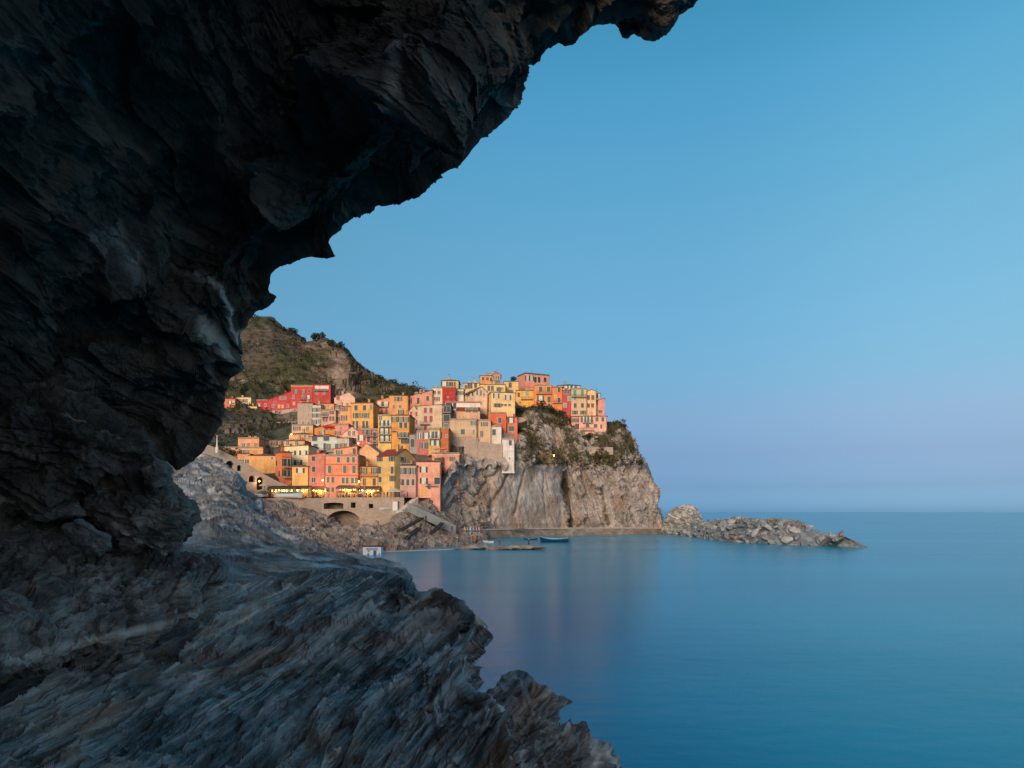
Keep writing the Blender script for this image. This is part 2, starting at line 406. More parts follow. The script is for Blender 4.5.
# ------------------------------------------------------------------ rock materials
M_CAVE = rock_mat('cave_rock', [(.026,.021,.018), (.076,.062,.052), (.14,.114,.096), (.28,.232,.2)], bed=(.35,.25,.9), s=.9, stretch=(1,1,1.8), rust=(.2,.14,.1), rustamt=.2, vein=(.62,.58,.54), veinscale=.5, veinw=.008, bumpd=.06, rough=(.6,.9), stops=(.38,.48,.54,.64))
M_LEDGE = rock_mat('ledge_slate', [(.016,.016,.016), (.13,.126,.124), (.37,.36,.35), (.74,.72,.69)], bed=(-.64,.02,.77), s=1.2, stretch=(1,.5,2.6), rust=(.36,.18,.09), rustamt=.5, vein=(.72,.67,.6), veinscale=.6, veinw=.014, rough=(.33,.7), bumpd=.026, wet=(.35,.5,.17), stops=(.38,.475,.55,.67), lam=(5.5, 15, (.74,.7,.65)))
M_BOULD = rock_mat('brown_boulder', [(.03,.027,.025), (.105,.095,.086), (.2,.184,.17), (.42,.39,.365)], bed=(.3,-.3,.9), s=1.2, stretch=(1,1,3), rust=(.38,.17,.065), rustamt=.32, vein=(.6,.55,.5), veinscale=.5, veinw=.01, bumpd=.035, stops=(.38,.48,.54,.64), lam=(4., 11., (.36,.35,.34)))
M_MID = rock_mat('grey_shore_rock', [(.07,.067,.065), (.2,.194,.19), (.35,.343,.338), (.62,.61,.6)], bed=(.25,-.35,.9), s=.6, stretch=(.8,.8,2.2), rust=(.34,.24,.18), rustamt=.3, vein=(.72,.69,.65), veinscale=.7, veinw=.02, bumpd=.15, rough=(.6,.9), stops=(.38,.48,.54,.64))

def pebble(name, outline, d0, bulge, thick, mat, gx=0., gy=0., nr=60, na=260, noise_fn=None, label=None, cat=None, kind=None, c=None, rough=0., seed=0):
    """a closed rock: an outline seen from the front with its own depth, bulge and thickness"""
    o = np.array(outline, float); c = np.array(c, float) if c else o.mean(0)
    oc = resample(np.vstack([o, o[:1]]), na+1)[:-1]
    rows = []
    for r in np.r_[np.sin(np.linspace(0, math.pi/2, nr)), np.sin(np.linspace(math.pi/2, 0, nr))[1:]]:
        front = len(rows) < nr
        q = c+(oc-c)*max(r, .004)
        h = math.sqrt(max(0, 1-r*r))
        d = d0+gx*(q[:,0]-c[0])+gy*(q[:,1]-c[1])+(-bulge*h if front else thick*h)
        rows.append(to3(np.c_[q, d]))
    V = np.stack(rows)
    if noise_fn:
        n = smooth_normals(grid_normals(V, True), 2); cen = V.reshape(-1, 3).mean(0)
        n *= np.sign(((V-cen)*n).sum()) or 1
        V = V+n*noise_fn(V.reshape(-1, 3)).reshape(V.shape[:2])[..., None]
    org = np.array([V[...,0].mean(), V[...,1].mean(), V[...,2].min()]); 
    me = grid_mesh(name, V-org, True, smooth=False)
    ob = link(name, me, mat, loc=tuple(org)); return tag(ob, label, cat, kind=kind)

# ------------------------------------------------------------------ the cave
SIL = [(900,-240,6.4),(830,-140,6.5),(760,-60,6.7),(720,-22,6.9),(691,0,7),(685,8,7),(675,14,7),(669,23,7),(655,27,7.05),(649,23,7.1),(646,17,7.1),(634,13,7.1),(624,17,7.1),(618,27,7.1),(608,29,7.1),(589,37,7.2),(570,51,7.2),(558,52,7.3),(550,59,7.3),(534,65,7.4),(532,82,7.4),(528,100,7.5),(526,113,7.5),(519,127,7.6),(503,139,7.7),(487,152,7.8),(476,166,7.9),(462,179,8),(452,181,8),(437,191,8.2),(421,209,8.3),(402,215,8.4),(382,219,8.5),(365,217,8.6),(362,222,8.6),(351,223,8.8),(341,234,8.9),(333,247,9),(339,256,9),(337,262,9.1),(323,265,9.2),(308,269,9.4),(299,272,9.5),(283,278,9.6),(276,290,9.7),(281,298,9.7),(270,311,9.9),(255,321,10),(241,333,10.2),(240,353,10.3),(234,358,10.3),(239,371,10.4),(229,389,10.5),(224,406,10.6),(222,425,10.7),(214,440,10.8),(203,450,10.8),(188,461,10.8),(170,459,10.8),(140,470,10.8),(100,500,10.8),(40,540,10.8)]
NC = 820
def px_row(l): return to3(resample(l, NC))
def w_row(l): return resample(l, NC)
s0 = px_row(SIL)
back1 = s0+np.array([-.35, .5, .35]); back2 = s0+np.array([-1.3, 1.6, 1.4]); back3 = s0+np.array([-4., 3.2, 5.]); back4 = s0+np.array([-14., 4., 12.])  # outer folds run out of view, added as a mass that shades the sun
i0 = px_row([(840,-290,6.),(700,-90,6.3),(600,0,6.6),(505,70,6.8),(450,125,7.1),(400,170,7.5),(330,212,8.2),(270,255,9),(225,315,9.5),(205,365,9.9),(195,410,10.2),(180,440,10.3),(120,465,10.3),(60,500,10.3),(0,540,10.3)])
i1 = px_row([(700,-330,5.4),(600,-120,5.9),(470,-10,6.2),(410,60,6.5),(385,120,6.9),(340,165,7.6),(280,205,8.3),(235,250,8.8),(190,300,9.2),(165,345,9.6),(150,395,9.8),(130,425,9.8),(80,450,9.8),(20,480,9.8)])
i2 = px_row([(560,-400,5.2),(480,-160,6.4),(330,-20,7.6),(310,60,8.2),(290,120,8.6),(250,170,8.8),(205,215,9),(170,260,9.1),(130,310,9.2),(100,350,9.3),(80,390,9.3),(40,430,9.3),(-20,460,9.3)])
i3 = px_row([(420,-440,4.8),(300,-220,5.8),(180,-60,6.6),(150,30,7.),(120,110,7.4),(95,180,7.6),(70,240,7.8),(40,290,8.1),(15,335,8.4),(-10,380,8.5),(-50,420,8.5),(-100,450,8.5)])
i4 = w_row([(-.2,2.8,12.9),(-1.8,3.2,12.4),(-3.6,3.6,11.8),(-4.8,4.,10.4),(-5.3,4.5,9.4),(-5.6,5.,8.6),(-5.8,5.2,7.4),(-5.9,5.2,6.6)])
i5 = w_row([(-.8,-.2,12.4),(-1.8,-.6,11.6),(-2.8,-.8,10.8),(-4,-.5,9.6),(-4.6,0,8.6),(-5,.5,7.6),(-5.2,.5,6.6),(-5.2,.5,6.)])
i6 = w_row([(-1.4,-2.6,11.4),(-2,-3.4,10.4),(-2.6,-3.8,9.4),(-3.1,-4,8),(-3.5,-4,7.2),(-3.8,-3.6,6.6),(-4,-3.4,6.),(-4,-3.4,5.6)])
i7 = w_row([(-2,-4.6,6),(-2.2,-5,5.5),(-2.5,-5.4,5),(-2.8,-5.4,5),(-3,-5.5,5),(-3.2,-5,5),(-3.4,-4.6,5),(-3.4,-4.6,5)])
V = crom([back4, back3, back2, back1, s0, i0, i1, i2, i3, i4, i5, i6, i7], [4, 8, 14, 22, 80, 90, 110, 150, 170, 24, 14, 10])
def cave_d(p):
    q = p+np.stack([fbm(p*.8, 3, s) for s in (40, 50, 60)], 1)*.45
    a1, a2 = worley(q*np.array([.75, .6, .95]), 3); c1, _ = worley(q*np.array([2.3, 1.9, 2.7])+7, 8)
    big = fbm(p*.33, 3, 2)*.7
    scal = (a1**2-.35)*.8+(c1**2-.3)*.16
    st = strata(p, (.35, .25, .9), .55, .8, 21, .2)*.16+strata(p, (.35, .25, .9), .16, .5, 22, .25)*.05
    fine = ridged(p*1.5, 6, 30, .58)*.11+fbm(p*7, 4, 33)*.04
    o1, c1_ = slabs(p, (.35,.25,.9), (.8,.6,1.7), 140, .35); o2, c2_ = slabs(p, (.35,.25,.9), (2.6,2.2,5.5), 150, .3)
    return -(big+scal)+st*.4+fine*.6+(o1-.5)*.24-c1_*.05+(o2-.5)*.05-c2_*.02
# noise is gentle right at the lip so the opening keeps its outline
row_d = np.ones(V.shape[:2]); k0 = 48
for r in range(V.shape[0]):
    row_d[r] = np.clip(.26+abs(r-k0)/46., 0, 1)
V = displace(V, cave_d, towards=(0, 0, 8), mask=row_d*-1.)
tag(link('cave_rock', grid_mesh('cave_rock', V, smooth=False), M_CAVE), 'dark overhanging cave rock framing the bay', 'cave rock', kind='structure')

# ------------------------------------------------------------------ unseen rock mass, added to keep the low sun off the near rocks
us = np.linspace(0, 1, 140); vv = np.linspace(0, 1, 70)
gx, gy = np.meshgrid(np.linspace(-150, 10, 150), np.linspace(-90, 40, 130))
hh = 15*np.clip((-7-gx)/8+np.clip((-8-gy)/5, 0, 1.6)*np.clip((8-gx)/6, 0, 1), 0, 1)*np.clip((26-gy-(gx+7)*.25)/14, 0, 1)
hh = np.where(hh > 0, hh, -6)
Q = np.stack([gx, gy, hh], -1); f = fbm(Q.reshape(-1,3)*.08, 4, 71).reshape(hh.shape); Q[..., 2] += np.where(hh > 3, f*8, 0)
tag(link('headland', grid_mesh('headland', Q), M_MID), 'unseen rock mass added to shade the near rocks', 'headland', kind='structure')

# ------------------------------------------------------------------ slate ledge in front
BED = np.array([-.64, .02, .77])
sil = [(-260,720,5.5),(-120,690,6.8),(0,652,8),(60,636,9),(120,618,10),(205,588,11.4),(250,579,12.2),(299,569,12.9),(330,565.5,13),(360,567,12.7),(392,571,12.2),(413,578,11.6),(419,589,11),(427,589,10.8),(435,585.5,10.7),(456,592,10.2),(470,602,9.8),(478.5,613.5,9.5),(475,630,9.2),(465,648,8.8),(466,664,8.4),(468,677,8),(477,689,7.7),(490,693,7.4),(500,701,7.2),(505,714,7.),(512,735,6.7),(520,765,6.4),(534,820,5.9),(560,900,5.2)]
NL = 820
def row(l): return to3(resample(l, NL))
s0 = row(sil)
b1 = s0+np.array([.05, .35, -.55]); b2 = s0+np.array([.15, .9, -2.]); b3 = s0+np.array([.6, 1.6, -8.8])
r1 = row([(-260,740,5.2),(0,680,7),(120,650,8.6),(220,622,9.8),(300,604,10.6),(345,594,10.9),(385,598,10.6),(410,606,10.2),(432,608,9.9),(448,618,9.6),(452,634,9.2),(446,650,8.7),(440,668,8.2),(444,684,7.8),(455,700,7.3),(470,722,6.8),(485,750,6.4),(500,800,5.8),(515,880,5.1)])
r2 = row([(-260,780,4.7),(0,720,6),(140,695,7.2),(250,665,8.3),(320,645,8.9),(352,650,8.8),(370,668,8.4),(375,688,7.9),(385,710,7.3),(400,735,6.7),(415,770,6.1),(430,830,5.3)])
r3 = row([(-260,860,4.),(0,790,4.6),(130,775,5.1),(220,760,5.6),(280,752,5.9),(305,770,5.7),(320,800,5.3),(340,860,4.7),(360,920,4.2)])
r4 = resample([(-5.5,2.2,6.6),(-3,2.4,6.2),(-1.5,2.4,6.1),(-.4,2.2,6.),(.4,2.2,5.8)], NL)
r5 = resample([(-5.5,-3,6.5),(-3,-3,6.3),(-1.5,-3,6.2),(0,-3,6.),(2.5,-3,5.6)], NL)
r6 = resample([(-5.5,-8,6),(-3,-8,6),(-1.5,-8,6),(0,-8,6.),(4.5,-8,5)], NL)
V = crom([b3, b2, b1, s0, r1, r2, r3, r4, r5, r6], [8, 14, 16, 120, 140, 120, 50, 12, 8])
def ledge_d(p):
    big = fbm(p*.45, 3, 102)*.2
    s1 = strata(p, BED, .5, .25, 110, .05, .7)*.3; s2 = strata(p, BED, .17, .22, 111, .07, .6)*.13; s3 = strata(p, BED, .07, .2, 112, .12, .5)*.045
    nb = BED/np.linalg.norm(BED)
    def groove(t, sd, wd):
        q = p@nb/t+.25*fbm(p*(.14/t), 3, sd+5); f_ = np.abs((q % 1)-.5)*2
        return np.clip((f_-(1-wd))/wd, 0, 1)*np.clip(.3+fbm(p*.9, 2, sd)*2.2, 0, 1)
    s1 = s1-groove(.5, 110, .1)*.1-groove(.17, 120, .14)*.08; s3 = s3-groove(.07, 125, .22)*.03
    # the right side, where the beds are broken off, is rougher
    k = np.clip((p[:,0]+p[:,1]*.32-1.4)/1.3, 0, 1)
    h1, _ = worley(p*3.2, 45)
    dn = fbm(p*2.2, 5, 113, .5)*.025
    hol = -np.clip(.45-h1, 0, 1)*.22*k
    o1, c1 = slabs(p, BED, (.8,.5,1.6), 160, .2); o2, c2 = slabs(p, BED, (2.4,1.5,4.5), 170, .25)
    blk = ((o1-.5)*.26-c1*.1)*(.55+.7*k)+((o2-.5)*.09-c2*.06)*(.45+.8*k)
    o3, c3 = slabs(p, BED, (5,2.6,14), 180, .2)
    return big+s1*(1+.9*k)+s2*(1+.9*k)+s3*(1+.6*k)+dn*(.6+.8*k)+hol+blk+((o3-.5)*.012-c3*.012)*(.4+k)
row_d = np.ones(V.shape[:2]); k0 = 38
for r in range(V.shape[0]): row_d[r] = np.clip(.16+abs(r-k0)/30., 0, 1)
V = displace(V, ledge_d, mask=row_d)
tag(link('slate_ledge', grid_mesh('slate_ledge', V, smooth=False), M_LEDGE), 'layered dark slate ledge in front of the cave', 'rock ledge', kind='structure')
def rockd(sc, amp, s=0, bed=(.3,.2,.9), t=.3):
    def f(p):
        a1, _ = worley(p*sc*1.3+s, 60+s)
        o1, c1 = slabs(p, bed, (sc*1.5, sc*1.2, sc*4), s+200); o2, c2 = slabs(p, bed, (sc*5, sc*4, sc*13), s+210)
        return amp*(fbm(p*sc, 5, s, .55)*.8+.6*(o1-.5)-.22*c1+.09*(o2-.5)-.05*c2+.4*(.45-a1)+.5*(strata(p, bed, t, .8, s+7)-.5)+.18*ridged(p*sc*4, 4, s+3))
    return f
pebble('shore_rock', [(503,714),(514,702),(523,698),(534,699),(541,702),(546,719),(558,727),(572,737),(584,745),(593,751),(598,765),(606,790),(612,900),(600,1150),(440,1150),(440,900),(470,760)], 8.2, .9, 1.4, M_LEDGE, gy=-.0025, noise_fn=rockd(1.2, .34, 3, (-.64,.02,.77), .2), label='jagged dark rock below the ledge, dropping into the sea', cat='rock', kind='structure', c=(530,840), nr=110, na=300)
pebble('shore_rock', [(600,768),(608,761),(617,757),(626,760),(632,768),(640,800),(650,900),(650,1150),(560,1150),(580,850)], 8.9, .7, .9, M_LEDGE, gy=-.002, noise_fn=rockd(1.4, .24, 5, (-.64,.02,.77), .2), label='small dark rock tip at the water below the ledge', cat='rock', kind='structure', c=(612,860), nr=80, na=200)
# left side: slabs and the rusty boulder below the overhang
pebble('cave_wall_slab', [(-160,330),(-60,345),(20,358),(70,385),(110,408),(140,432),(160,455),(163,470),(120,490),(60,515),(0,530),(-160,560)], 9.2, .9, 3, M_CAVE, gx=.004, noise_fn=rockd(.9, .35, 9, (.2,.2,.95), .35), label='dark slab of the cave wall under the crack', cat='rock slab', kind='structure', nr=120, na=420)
pebble('rust_boulder', [(80,500),(100,486),(130,470),(150,460),(163,462),(170,484),(187,497),(200,507),(199,516),(188,524),(181,536),(164,547),(140,553),(115,556),(95,540),(84,522)], 9.4, .75, 1.2, M_BOULD, noise_fn=rockd(1., .26, 12, (.5,-.3,.8), .4), label='rust stained dark boulder lying under the cave wall', cat='boulder', kind='structure', nr=90, na=340)
pebble('pale_slab', [(20,517),(50,509),(78,500),(83,508),(88,516),(60,520),(30,522)], 8.6, .15, .5, M_MID, noise_fn=rockd(1.6, .06, 14), label='pale flat stone wedged above the low slabs', cat='stone', kind='structure', nr=40, na=120)
pebble('pale_slab', [(66,528),(80,523),(95,530),(112,536),(113,548),(100,556),(85,553),(72,540)], 8.0, .12, .5, M_MID, noise_fn=rockd(1.6, .06, 15), label='pale blue grey slab propped against the rust stained boulder', cat='stone', kind='structure', nr=40, na=120)
pebble('pale_slab', [(-40,606),(0,598),(20,602),(38,612),(48,630),(42,648),(0,654),(-40,650)], 7.1, .25, .6, M_MID, noise_fn=rockd(1.4, .1, 19), label='pale broken slab at the left edge above the ledge', cat='stone', kind='structure', nr=50, na=160)
M_SHELF = rock_mat('stepped_shelf', [(.03,.028,.026), (.12,.112,.105), (.25,.236,.225), (.5,.48,.46)], bed=(.12,-.3,.94), s=1., stretch=(.8,.8,2.4), rust=(.36,.2,.11), rustamt=.4, vein=(.6,.55,.5), veinscale=.5, veinw=.01, bumpd=.03, stops=(.38,.48,.54,.65), lam=(5., 12., (.5,.48,.45)))
pebble('low_slab', [(-160,500),(-40,515),(30,520),(90,530),(110,545),(150,552),(176,547),(178,560),(198,565),(214,574),(205,590),(170,612),(110,640),(40,665),(-60,700),(-160,720)], 8.5, .35, 2., M_SHELF, gx=.006, gy=-.021, noise_fn=rockd(.9, .28, 16, (.12,-.3,.94), .3), label='low dark slabs between the boulder and the ledge', cat='rock slab', kind='structure', nr=120, na=420)

# ------------------------------------------------------------------ grey rocks across the gully
NM = 560
def row(l): return to3(resample(l, NM))
s0 = row([(60,440,70),(140,452,80),(187,458,86),(203,455,88),(217,458,86),(227,464,83),(236,471,80),(242,483,76),(245,494,73),(252,497,72),(257,504,70),(261,511,68),(272,520,64),(282,527,60),(297,534,56),(318,545,52),(335,551,49),(350,554,47),(365,556,45),(385,562,42),(400,570,40),(412,580,39)])
b1 = s0+np.array([-.3, 2, -1.]); b2 = s0+np.array([.5, 6, -6]); b3 = s0+np.array([2, 10, -22])
r1 = row([(40,480,50),(150,485,60),(200,480,66),(225,487,64),(240,500,60),(255,515,56),(275,530,50),(300,545,44),(340,560,39),(380,570,35),(405,585,33)])
r2 = row([(40,520,34),(150,520,42),(200,512,48),(225,512,48),(245,525,44),(265,540,38),(300,560,32),(350,575,28),(400,595,26)])
r3 = row([(40,560,22),(150,550,28),(210,545,31),(240,555,29),(270,570,26),(310,585,23),(360,600,21),(400,615,20)])
r4 = row([(40,600,15),(150,600,17),(210,600,18),(260,610,17),(310,625,16),(380,650,15)])
r5 = row([(40,760,10),(150,760,11),(210,760,11.5),(260,770,11),(310,780,11),(380,790,11)])
V = crom([b3, b2, b1, s0, r1, r2, r3, r4, r5], [4, 6, 8, 80, 80, 80, 60, 8])
mid_bed = np.array([.25, -.35, .9])
def midblk(p):
    o1, c1 = slabs(p, mid_bed, (.25,.2,.8), 190, .25); o2, c2 = slabs(p, mid_bed, (.7,.6,1.9), 191, .25)
    return (o1-.5)*1.3-c1*.5+(o2-.5)*.42-c2*.22
def mid_d(p):
    a1, _ = worley(p*np.array([.22, .16, .34]), 81); a2, _ = worley(p*np.array([.6, .45, .9]), 82)
    return fbm(p*.12, 5, 83)*1.5+(.5-a1)*.7+strata(p, mid_bed, 1.1, .4, 84, .1, .4)*.5+strata(p, mid_bed, .4, .4, 85, .15, .4)*.2+midblk(p)*.45+fbm(p*.9, 4, 87)*.12
row_d = np.ones(V.shape[:2]); k0 = 18
for r in range(V.shape[0]): row_d[r] = np.clip(.25+abs(r-k0)/25., 0, 1)
sc_ = np.clip(V[..., 1]/70., .2, 1.1)
V = displace(V, mid_d, mask=row_d*sc_)
tag(link('shore_rocks', grid_mesh('shore_rocks', V), M_MID), 'folded grey rocks sloping to the water across the gully', 'rocks', kind='structure')
# ------------------------------------------------------------------ hill with terraces
M_HILL = rock_mat('hill_earth', [(.035,.028,.022), (.07,.054,.04), (.12,.092,.07), (.22,.17,.135)], s=.16, stretch=(.5,.5,4), bumpd=.5, rough=(.85,.95), moss=((.02,.028,.012), (.042,.048,.02), (.09,.075,.035)))
nt = M_HILL.node_tree
# terrace risers are bare pinkish stone
b = next(n for n in nt.nodes if n.type == 'BSDF_PRINCIPLED'); old = b.inputs['Base Color'].links[0].from_socket
at = N(nt, 'ShaderNodeAttribute', attribute_name='riser')
stone = ramp(nt, noise(nt, coords(nt), .5, 6, .7), [(.35, (.2,.145,.115)), (.65, (.45,.345,.29))])
rk = math_n(nt, 'MULTIPLY', at.outputs['Fac'], ramp(nt, noise(nt, coords(nt), .09, 5, .6), [(.4, 0.), (.52, 1.)]))
nt.links.new(mix(nt, rk, old, stone), b.inputs['Base Color'])
NH = 300
def row(l): return to3(resample(l, NH))
rid = [(60,345,430),(180,328,425),(232,321,422),(258,319.5,420),(269,320,418),(275,324,418),(279,329,416),(288,332.5,414),(293,334,412),(300,339,410),(306,342,408),(313,340,405),(322,338.5,403),(331,343,400),(338,347.5,398),(344,350,396),(348,358,392),(356,365,388),(360,371,385),(375,378,378),(392,385,370),(400,389.5,366),(420,398,355),(450,405,345)]
s0 = row(rid)
b1 = s0+np.array([2, 8, -2.]); b2 = s0+np.array([6, 35, -25]); b3 = s0+np.array([10, 80, -120])
r1 = row([(60,365,405),(200,350,398),(260,344,395),(300,356,385),(330,362,378),(360,384,365),(400,397,350),(450,410,335)])
r2 = row([(60,385,375),(200,374,370),(260,372,366),(300,376,360),(330,380,352),(360,395,342),(400,405,332),(450,418,320)])
r3 = row([(60,405,345),(200,400,342),(240,400,340),(270,405,336),(300,400,332),(330,395,330),(360,405,318),(400,415,310),(450,425,300)])
r4 = row([(60,422,300),(200,420,300),(240,417,300),(270,416,296),(300,418,290),(330,415,285),(360,420,275),(400,425,270),(450,430,265)])
r5 = row([(60,440,250),(200,438,250),(240,437,246),(270,437,244),(300,440,240),(330,440,236),(360,440,232),(400,440,230),(450,440,228)])
r6 = row([(60,455,200),(200,452,205),(240,455,206),(270,456,210),(300,456,214),(330,452,216),(360,450,216),(400,450,214),(450,450,214)])
V = crom([b3, b2, b1, s0, r1, r2, r3, r4, r5, r6], [3, 5, 6, 45, 45, 45, 36, 26, 20])
flat = V.reshape(-1, 3); zz = flat[:, 2]
def terrace(p):
    q = (p[:,2]+fbm(p*.02, 3, 201)*16)/5.; k = np.floor(q); fr = q-k
    on = np.clip(fbm(p*np.array([.012,.012,.02]), 3, 202)*3+1., 0, 1)
    return on, fr
on, fr = terrace(flat)
riser = on*((fr > .55) & (fr < .98))*np.clip(.5+fbm(flat*.05, 3, 203)*2.5, 0, 1)
def hill_d(p):
    return fbm(p*.018, 4, 204)*7+(fr-.5)*5.*on*-1+ridged(p*.06, 4, 205)*1.1
row_d = np.ones(V.shape[:2])
for r in range(V.shape[0]): row_d[r] = np.clip(.12+abs(r-14)/35., 0, 1)*np.clip((V.shape[0]-r)/40., .15, 1)
nrm = displace(V, hill_d, towards=(0,0,8), mask=row_d)
V = nrm
pxh = CX+V[...,0]/V[...,1]*F; pyh = HY-(V[...,2]-CH)/V[...,1]*F
veg = .36+.5*fbm(V.reshape(-1,3)*.022, 4, 206).reshape(pxh.shape)
veg += np.clip((pyh-375)/25, 0, .25)
bare = np.clip(1-np.abs(pxh-(336+(pyh-360)*.25))/14, 0, 1)*np.clip((pyh-348)/8, 0, 1)*np.clip((405-pyh)/10, 0, 1)   # orange bare scar above the village
veg -= bare*.9
hill = link('hill', grid_mesh('hill', V, attrs={'veg': veg, 'riser': np.clip(riser.reshape(pxh.shape)+bare*.7, 0, 1)}), M_HILL)
tag(hill, 'terraced hillside rising behind the village', 'hill', kind='structure')
HILLV = V

# ------------------------------------------------------------------ foliage
M_LEAF = leaf_mat('scrub_leaf', (.012,.018,.010), (.026,.034,.016), (.06,.062,.026))
M_LEAF2 = leaf_mat('dry_leaf', (.04,.026,.014), (.085,.055,.028), (.14,.095,.05))
M_BARK = plain_mat('bark', (.07,.05,.035))
def leaf_cloud(name, blobs, n, size, mat, rng, parent=None, loc=None, org=(0,0,0)):
    """many small leaf faces spread through the volume of the given (centre, radius) blobs"""
    v = []; f = []; tone = []
    wts = np.array([r**2 for _, r in blobs]); wts = wts/wts.sum()
    ks = rng.choice(len(blobs), n, p=wts)
    for k in ks:
        c, r = blobs[k]; d = rng.normal(size=3); d /= np.linalg.norm(d)
        rr = r*(.35+.7*rng.random()**.5); p = np.array(c)+d*rr*np.array([1, 1, .8])
        a = rng.normal(size=3); a /= np.linalg.norm(a); b_ = np.cross(a, rng.normal(size=3)); b_ /= np.linalg.norm(b_)
        s = size*(.6+.8*rng.random()); i = len(v); p = p-np.array(org)
        v += [p-a*s, p+b_*s*.7, p+a*s, p-b_*s*.7]; f.append((i, i+1, i+2, i+3))
        t = rng.random(); tone += [t]*4
    me = bpy.data.meshes.new(name); me.from_pydata([tuple(q) for q in v], [], f)
    at = me.attributes.new('tone', 'FLOAT', 'POINT'); at.data.foreach_set('value', tone)
    return link(name, me, mat, parent, loc)
def scrub(name, V, sel, n, rmin, rmax, mat, label, seed, per=16):
    rng = np.random.default_rng(seed); idx = np.argwhere(sel); pick = idx[rng.choice(len(idx), n)]
    blobs = []
    for r, c in pick:
        q = V[r, c]; rad = rmin+(rmax-rmin)*rng.random()**2
        blobs.append((q+np.array([0, 0, rad*.35]), rad))
    o = leaf_cloud(name, blobs, n*per, rmin*.42, mat, rng)
    return tag(o, label, 'vegetation', kind='stuff')
rr_, cc_ = np.indices(pxh.shape)
vis = (pxh > 190) & (pxh < 470) & (rr_ > 15)
scrub('hillside_scrub', V, vis & (veg > .1), 3000, .8, 2.2, M_LEAF, 'dark green scrub covering the terraced hill', 5)
scrub('dry_hillside_scrub', V, vis & (veg > .2), 700, .6, 1.3, M_LEAF2, 'dry brown scrub scattered over the terraced hill', 6, 12)
def tree(px, py, d, h, r, label, group, mat=None, rng=np.random.default_rng(3), n=420, kind='tree', leaf=None):
    loc = P(px, py, d); t = empty(kind, loc, 0, label, 'tree' if kind == 'tree' else 'bush', group)
    mb = MB(); mb.bar((0,0,-1), (rng.normal()*.1*h, 0, h*.55), h*.045, w2=h*.025)
    for k in range(5):
        a = rng.random()*6.28; mb.bar((0,0,h*(.25+.06*k)), (math.cos(a)*r*.7, math.sin(a)*r*.7, h*(.5+.08*k)), h*.02, w2=h*.008)
    mb.build('trunk', M_BARK, t)
    bl = []
    for k in range(9):
        d_ = rng.normal(size=3); d_ /= np.linalg.norm(d_)
        bl.append((np.array([0,0,h*.66])+d_*np.array([r*.62, r*.62, h*.24]), r*(.3+.3*rng.random())))
    leaf_cloud('crown', bl, n, leaf or r*.13, mat or M_LEAF, rng, t)
    return t
tr = [(272.5,325,417,5,2.6,'rounded'),(283,332.5,413,5,2.6,'low'),(293,336,411,7,4.2,'broad dark'),(303,342,408,4,2.2,'small'),(315,341.5,404,6,4.6,'broad'),(322,340,402,6.5,3,'pointed'),(331,346,399,5,4,'leaning'),(341,352,395,7,4,'tall dark'),(348,360,390,5,3,'bushy'),(353,366,387,5,3.4,'thick'),(366,376,380,4.5,3.6,'round'),(379,381,374,4.5,3.8,'wide'),(390,386,368,4.5,3.6,'last low')]
for i, (px, py, d, h, r, k) in enumerate(tr):
    where = ['at the summit by the cave edge','just right of the summit','on the first notch of the ridge','in the dip of the ridge','on the ridge hump','crowning the ridge hump','on the slope right of the hump','above the bare orange scar','over the edge of the scar','on the steep right shoulder','midway down the right shoulder','low on the right shoulder','where the ridge meets the roofs'][i]
    tree(px, py+.8, d-3, h*.8, r*.7, f'{k} dark tree {where}', 'trees along the hill ridge')

# ------------------------------------------------------------------ cliff
M_CLIFF = rock_mat('cliff_rock', [(.12,.105,.101), (.28,.246,.236), (.42,.375,.362), (.56,.52,.51)], bed=(.8,.2,.42), s=.2, stretch=(.55,1.,1.6), rust=(.3,.16,.08), rustamt=.5, bumpd=.3, rough=(.8,.95), moss=((.022,.026,.012), (.05,.046,.02), (.12,.08,.04)))
NCf = 520
def row(l): return to3(resample(l, NCf))
wrap = lambda l: l+[(l[-1][0]-1, l[-1][1], l[-1][2]+12), (l[-1][0]-8, l[-1][1], l[-1][2]+40), (l[-1][0]-60, l[-1][1], l[-1][2]+60)]
top = wrap([(412,496,200),(432,478,206),(450,462,216),(475,450,228),(500,436,236),(515,428,242),(530,408,252),(545,408,254),(560,411,254),(575,424,252),(607,424,250),(618,427,252),(627,436,254)])
c0 = wrap([(412,500,189),(430,498,190),(440,490,191.5),(447,476,194),(455,461,196),(478,461,208),(502,462,213),(520,446,222),(532,424,234),(548,424,238),(562,424,240),(575,436,240),(605,437,241),(620,436,244),(630,443,248)])
c1 = wrap([(414,505,188),(438,494,190.5),(455,480,196),(478,470,208),(502,464,212),(530,462,218),(548,456,226),(566,456,232),(585,452,234),(605,452,237),(622,452,241),(637,458,247)])
c2 = wrap([(416,512,187),(438,503,190),(458,494,197),(480,486,208),(502,480,213),(530,474,220),(552,474,228),(566,476,235),(580,478,236),(605,474,239),(628,468,244),(645,473,250)])
c3 = wrap([(418,520,187),(440,514,194),(460,508,201),(480,504,208),(502,502,214),(530,500,222),(555,500,230),(566,501,237),(580,502,238),(605,500,241),(634,494,247),(654,497,255)])
c4 = wrap([(420,530,187),(440,529,194),(460,529,201),(480,528,209),(502,527,216),(530,526.5,225),(555,526,233),(566,526,238),(580,526,240),(605,526,243),(638,526,249),(664,525,258)])
c5 = wrap([(420,550,186),(440,548,193),(460,546,200),(480,545,208),(502,543,215),(530,542,224),(555,541,232),(566,541,237),(580,540,239),(605,540,242),(638,538,248),(665,536,257)])
V = crom([top, c0, c1, c2, c3, c4, c5] if False else [row(x) for x in (top, c0, c1, c2, c3, c4, c5)], [24, 50, 56, 70, 60, 16])
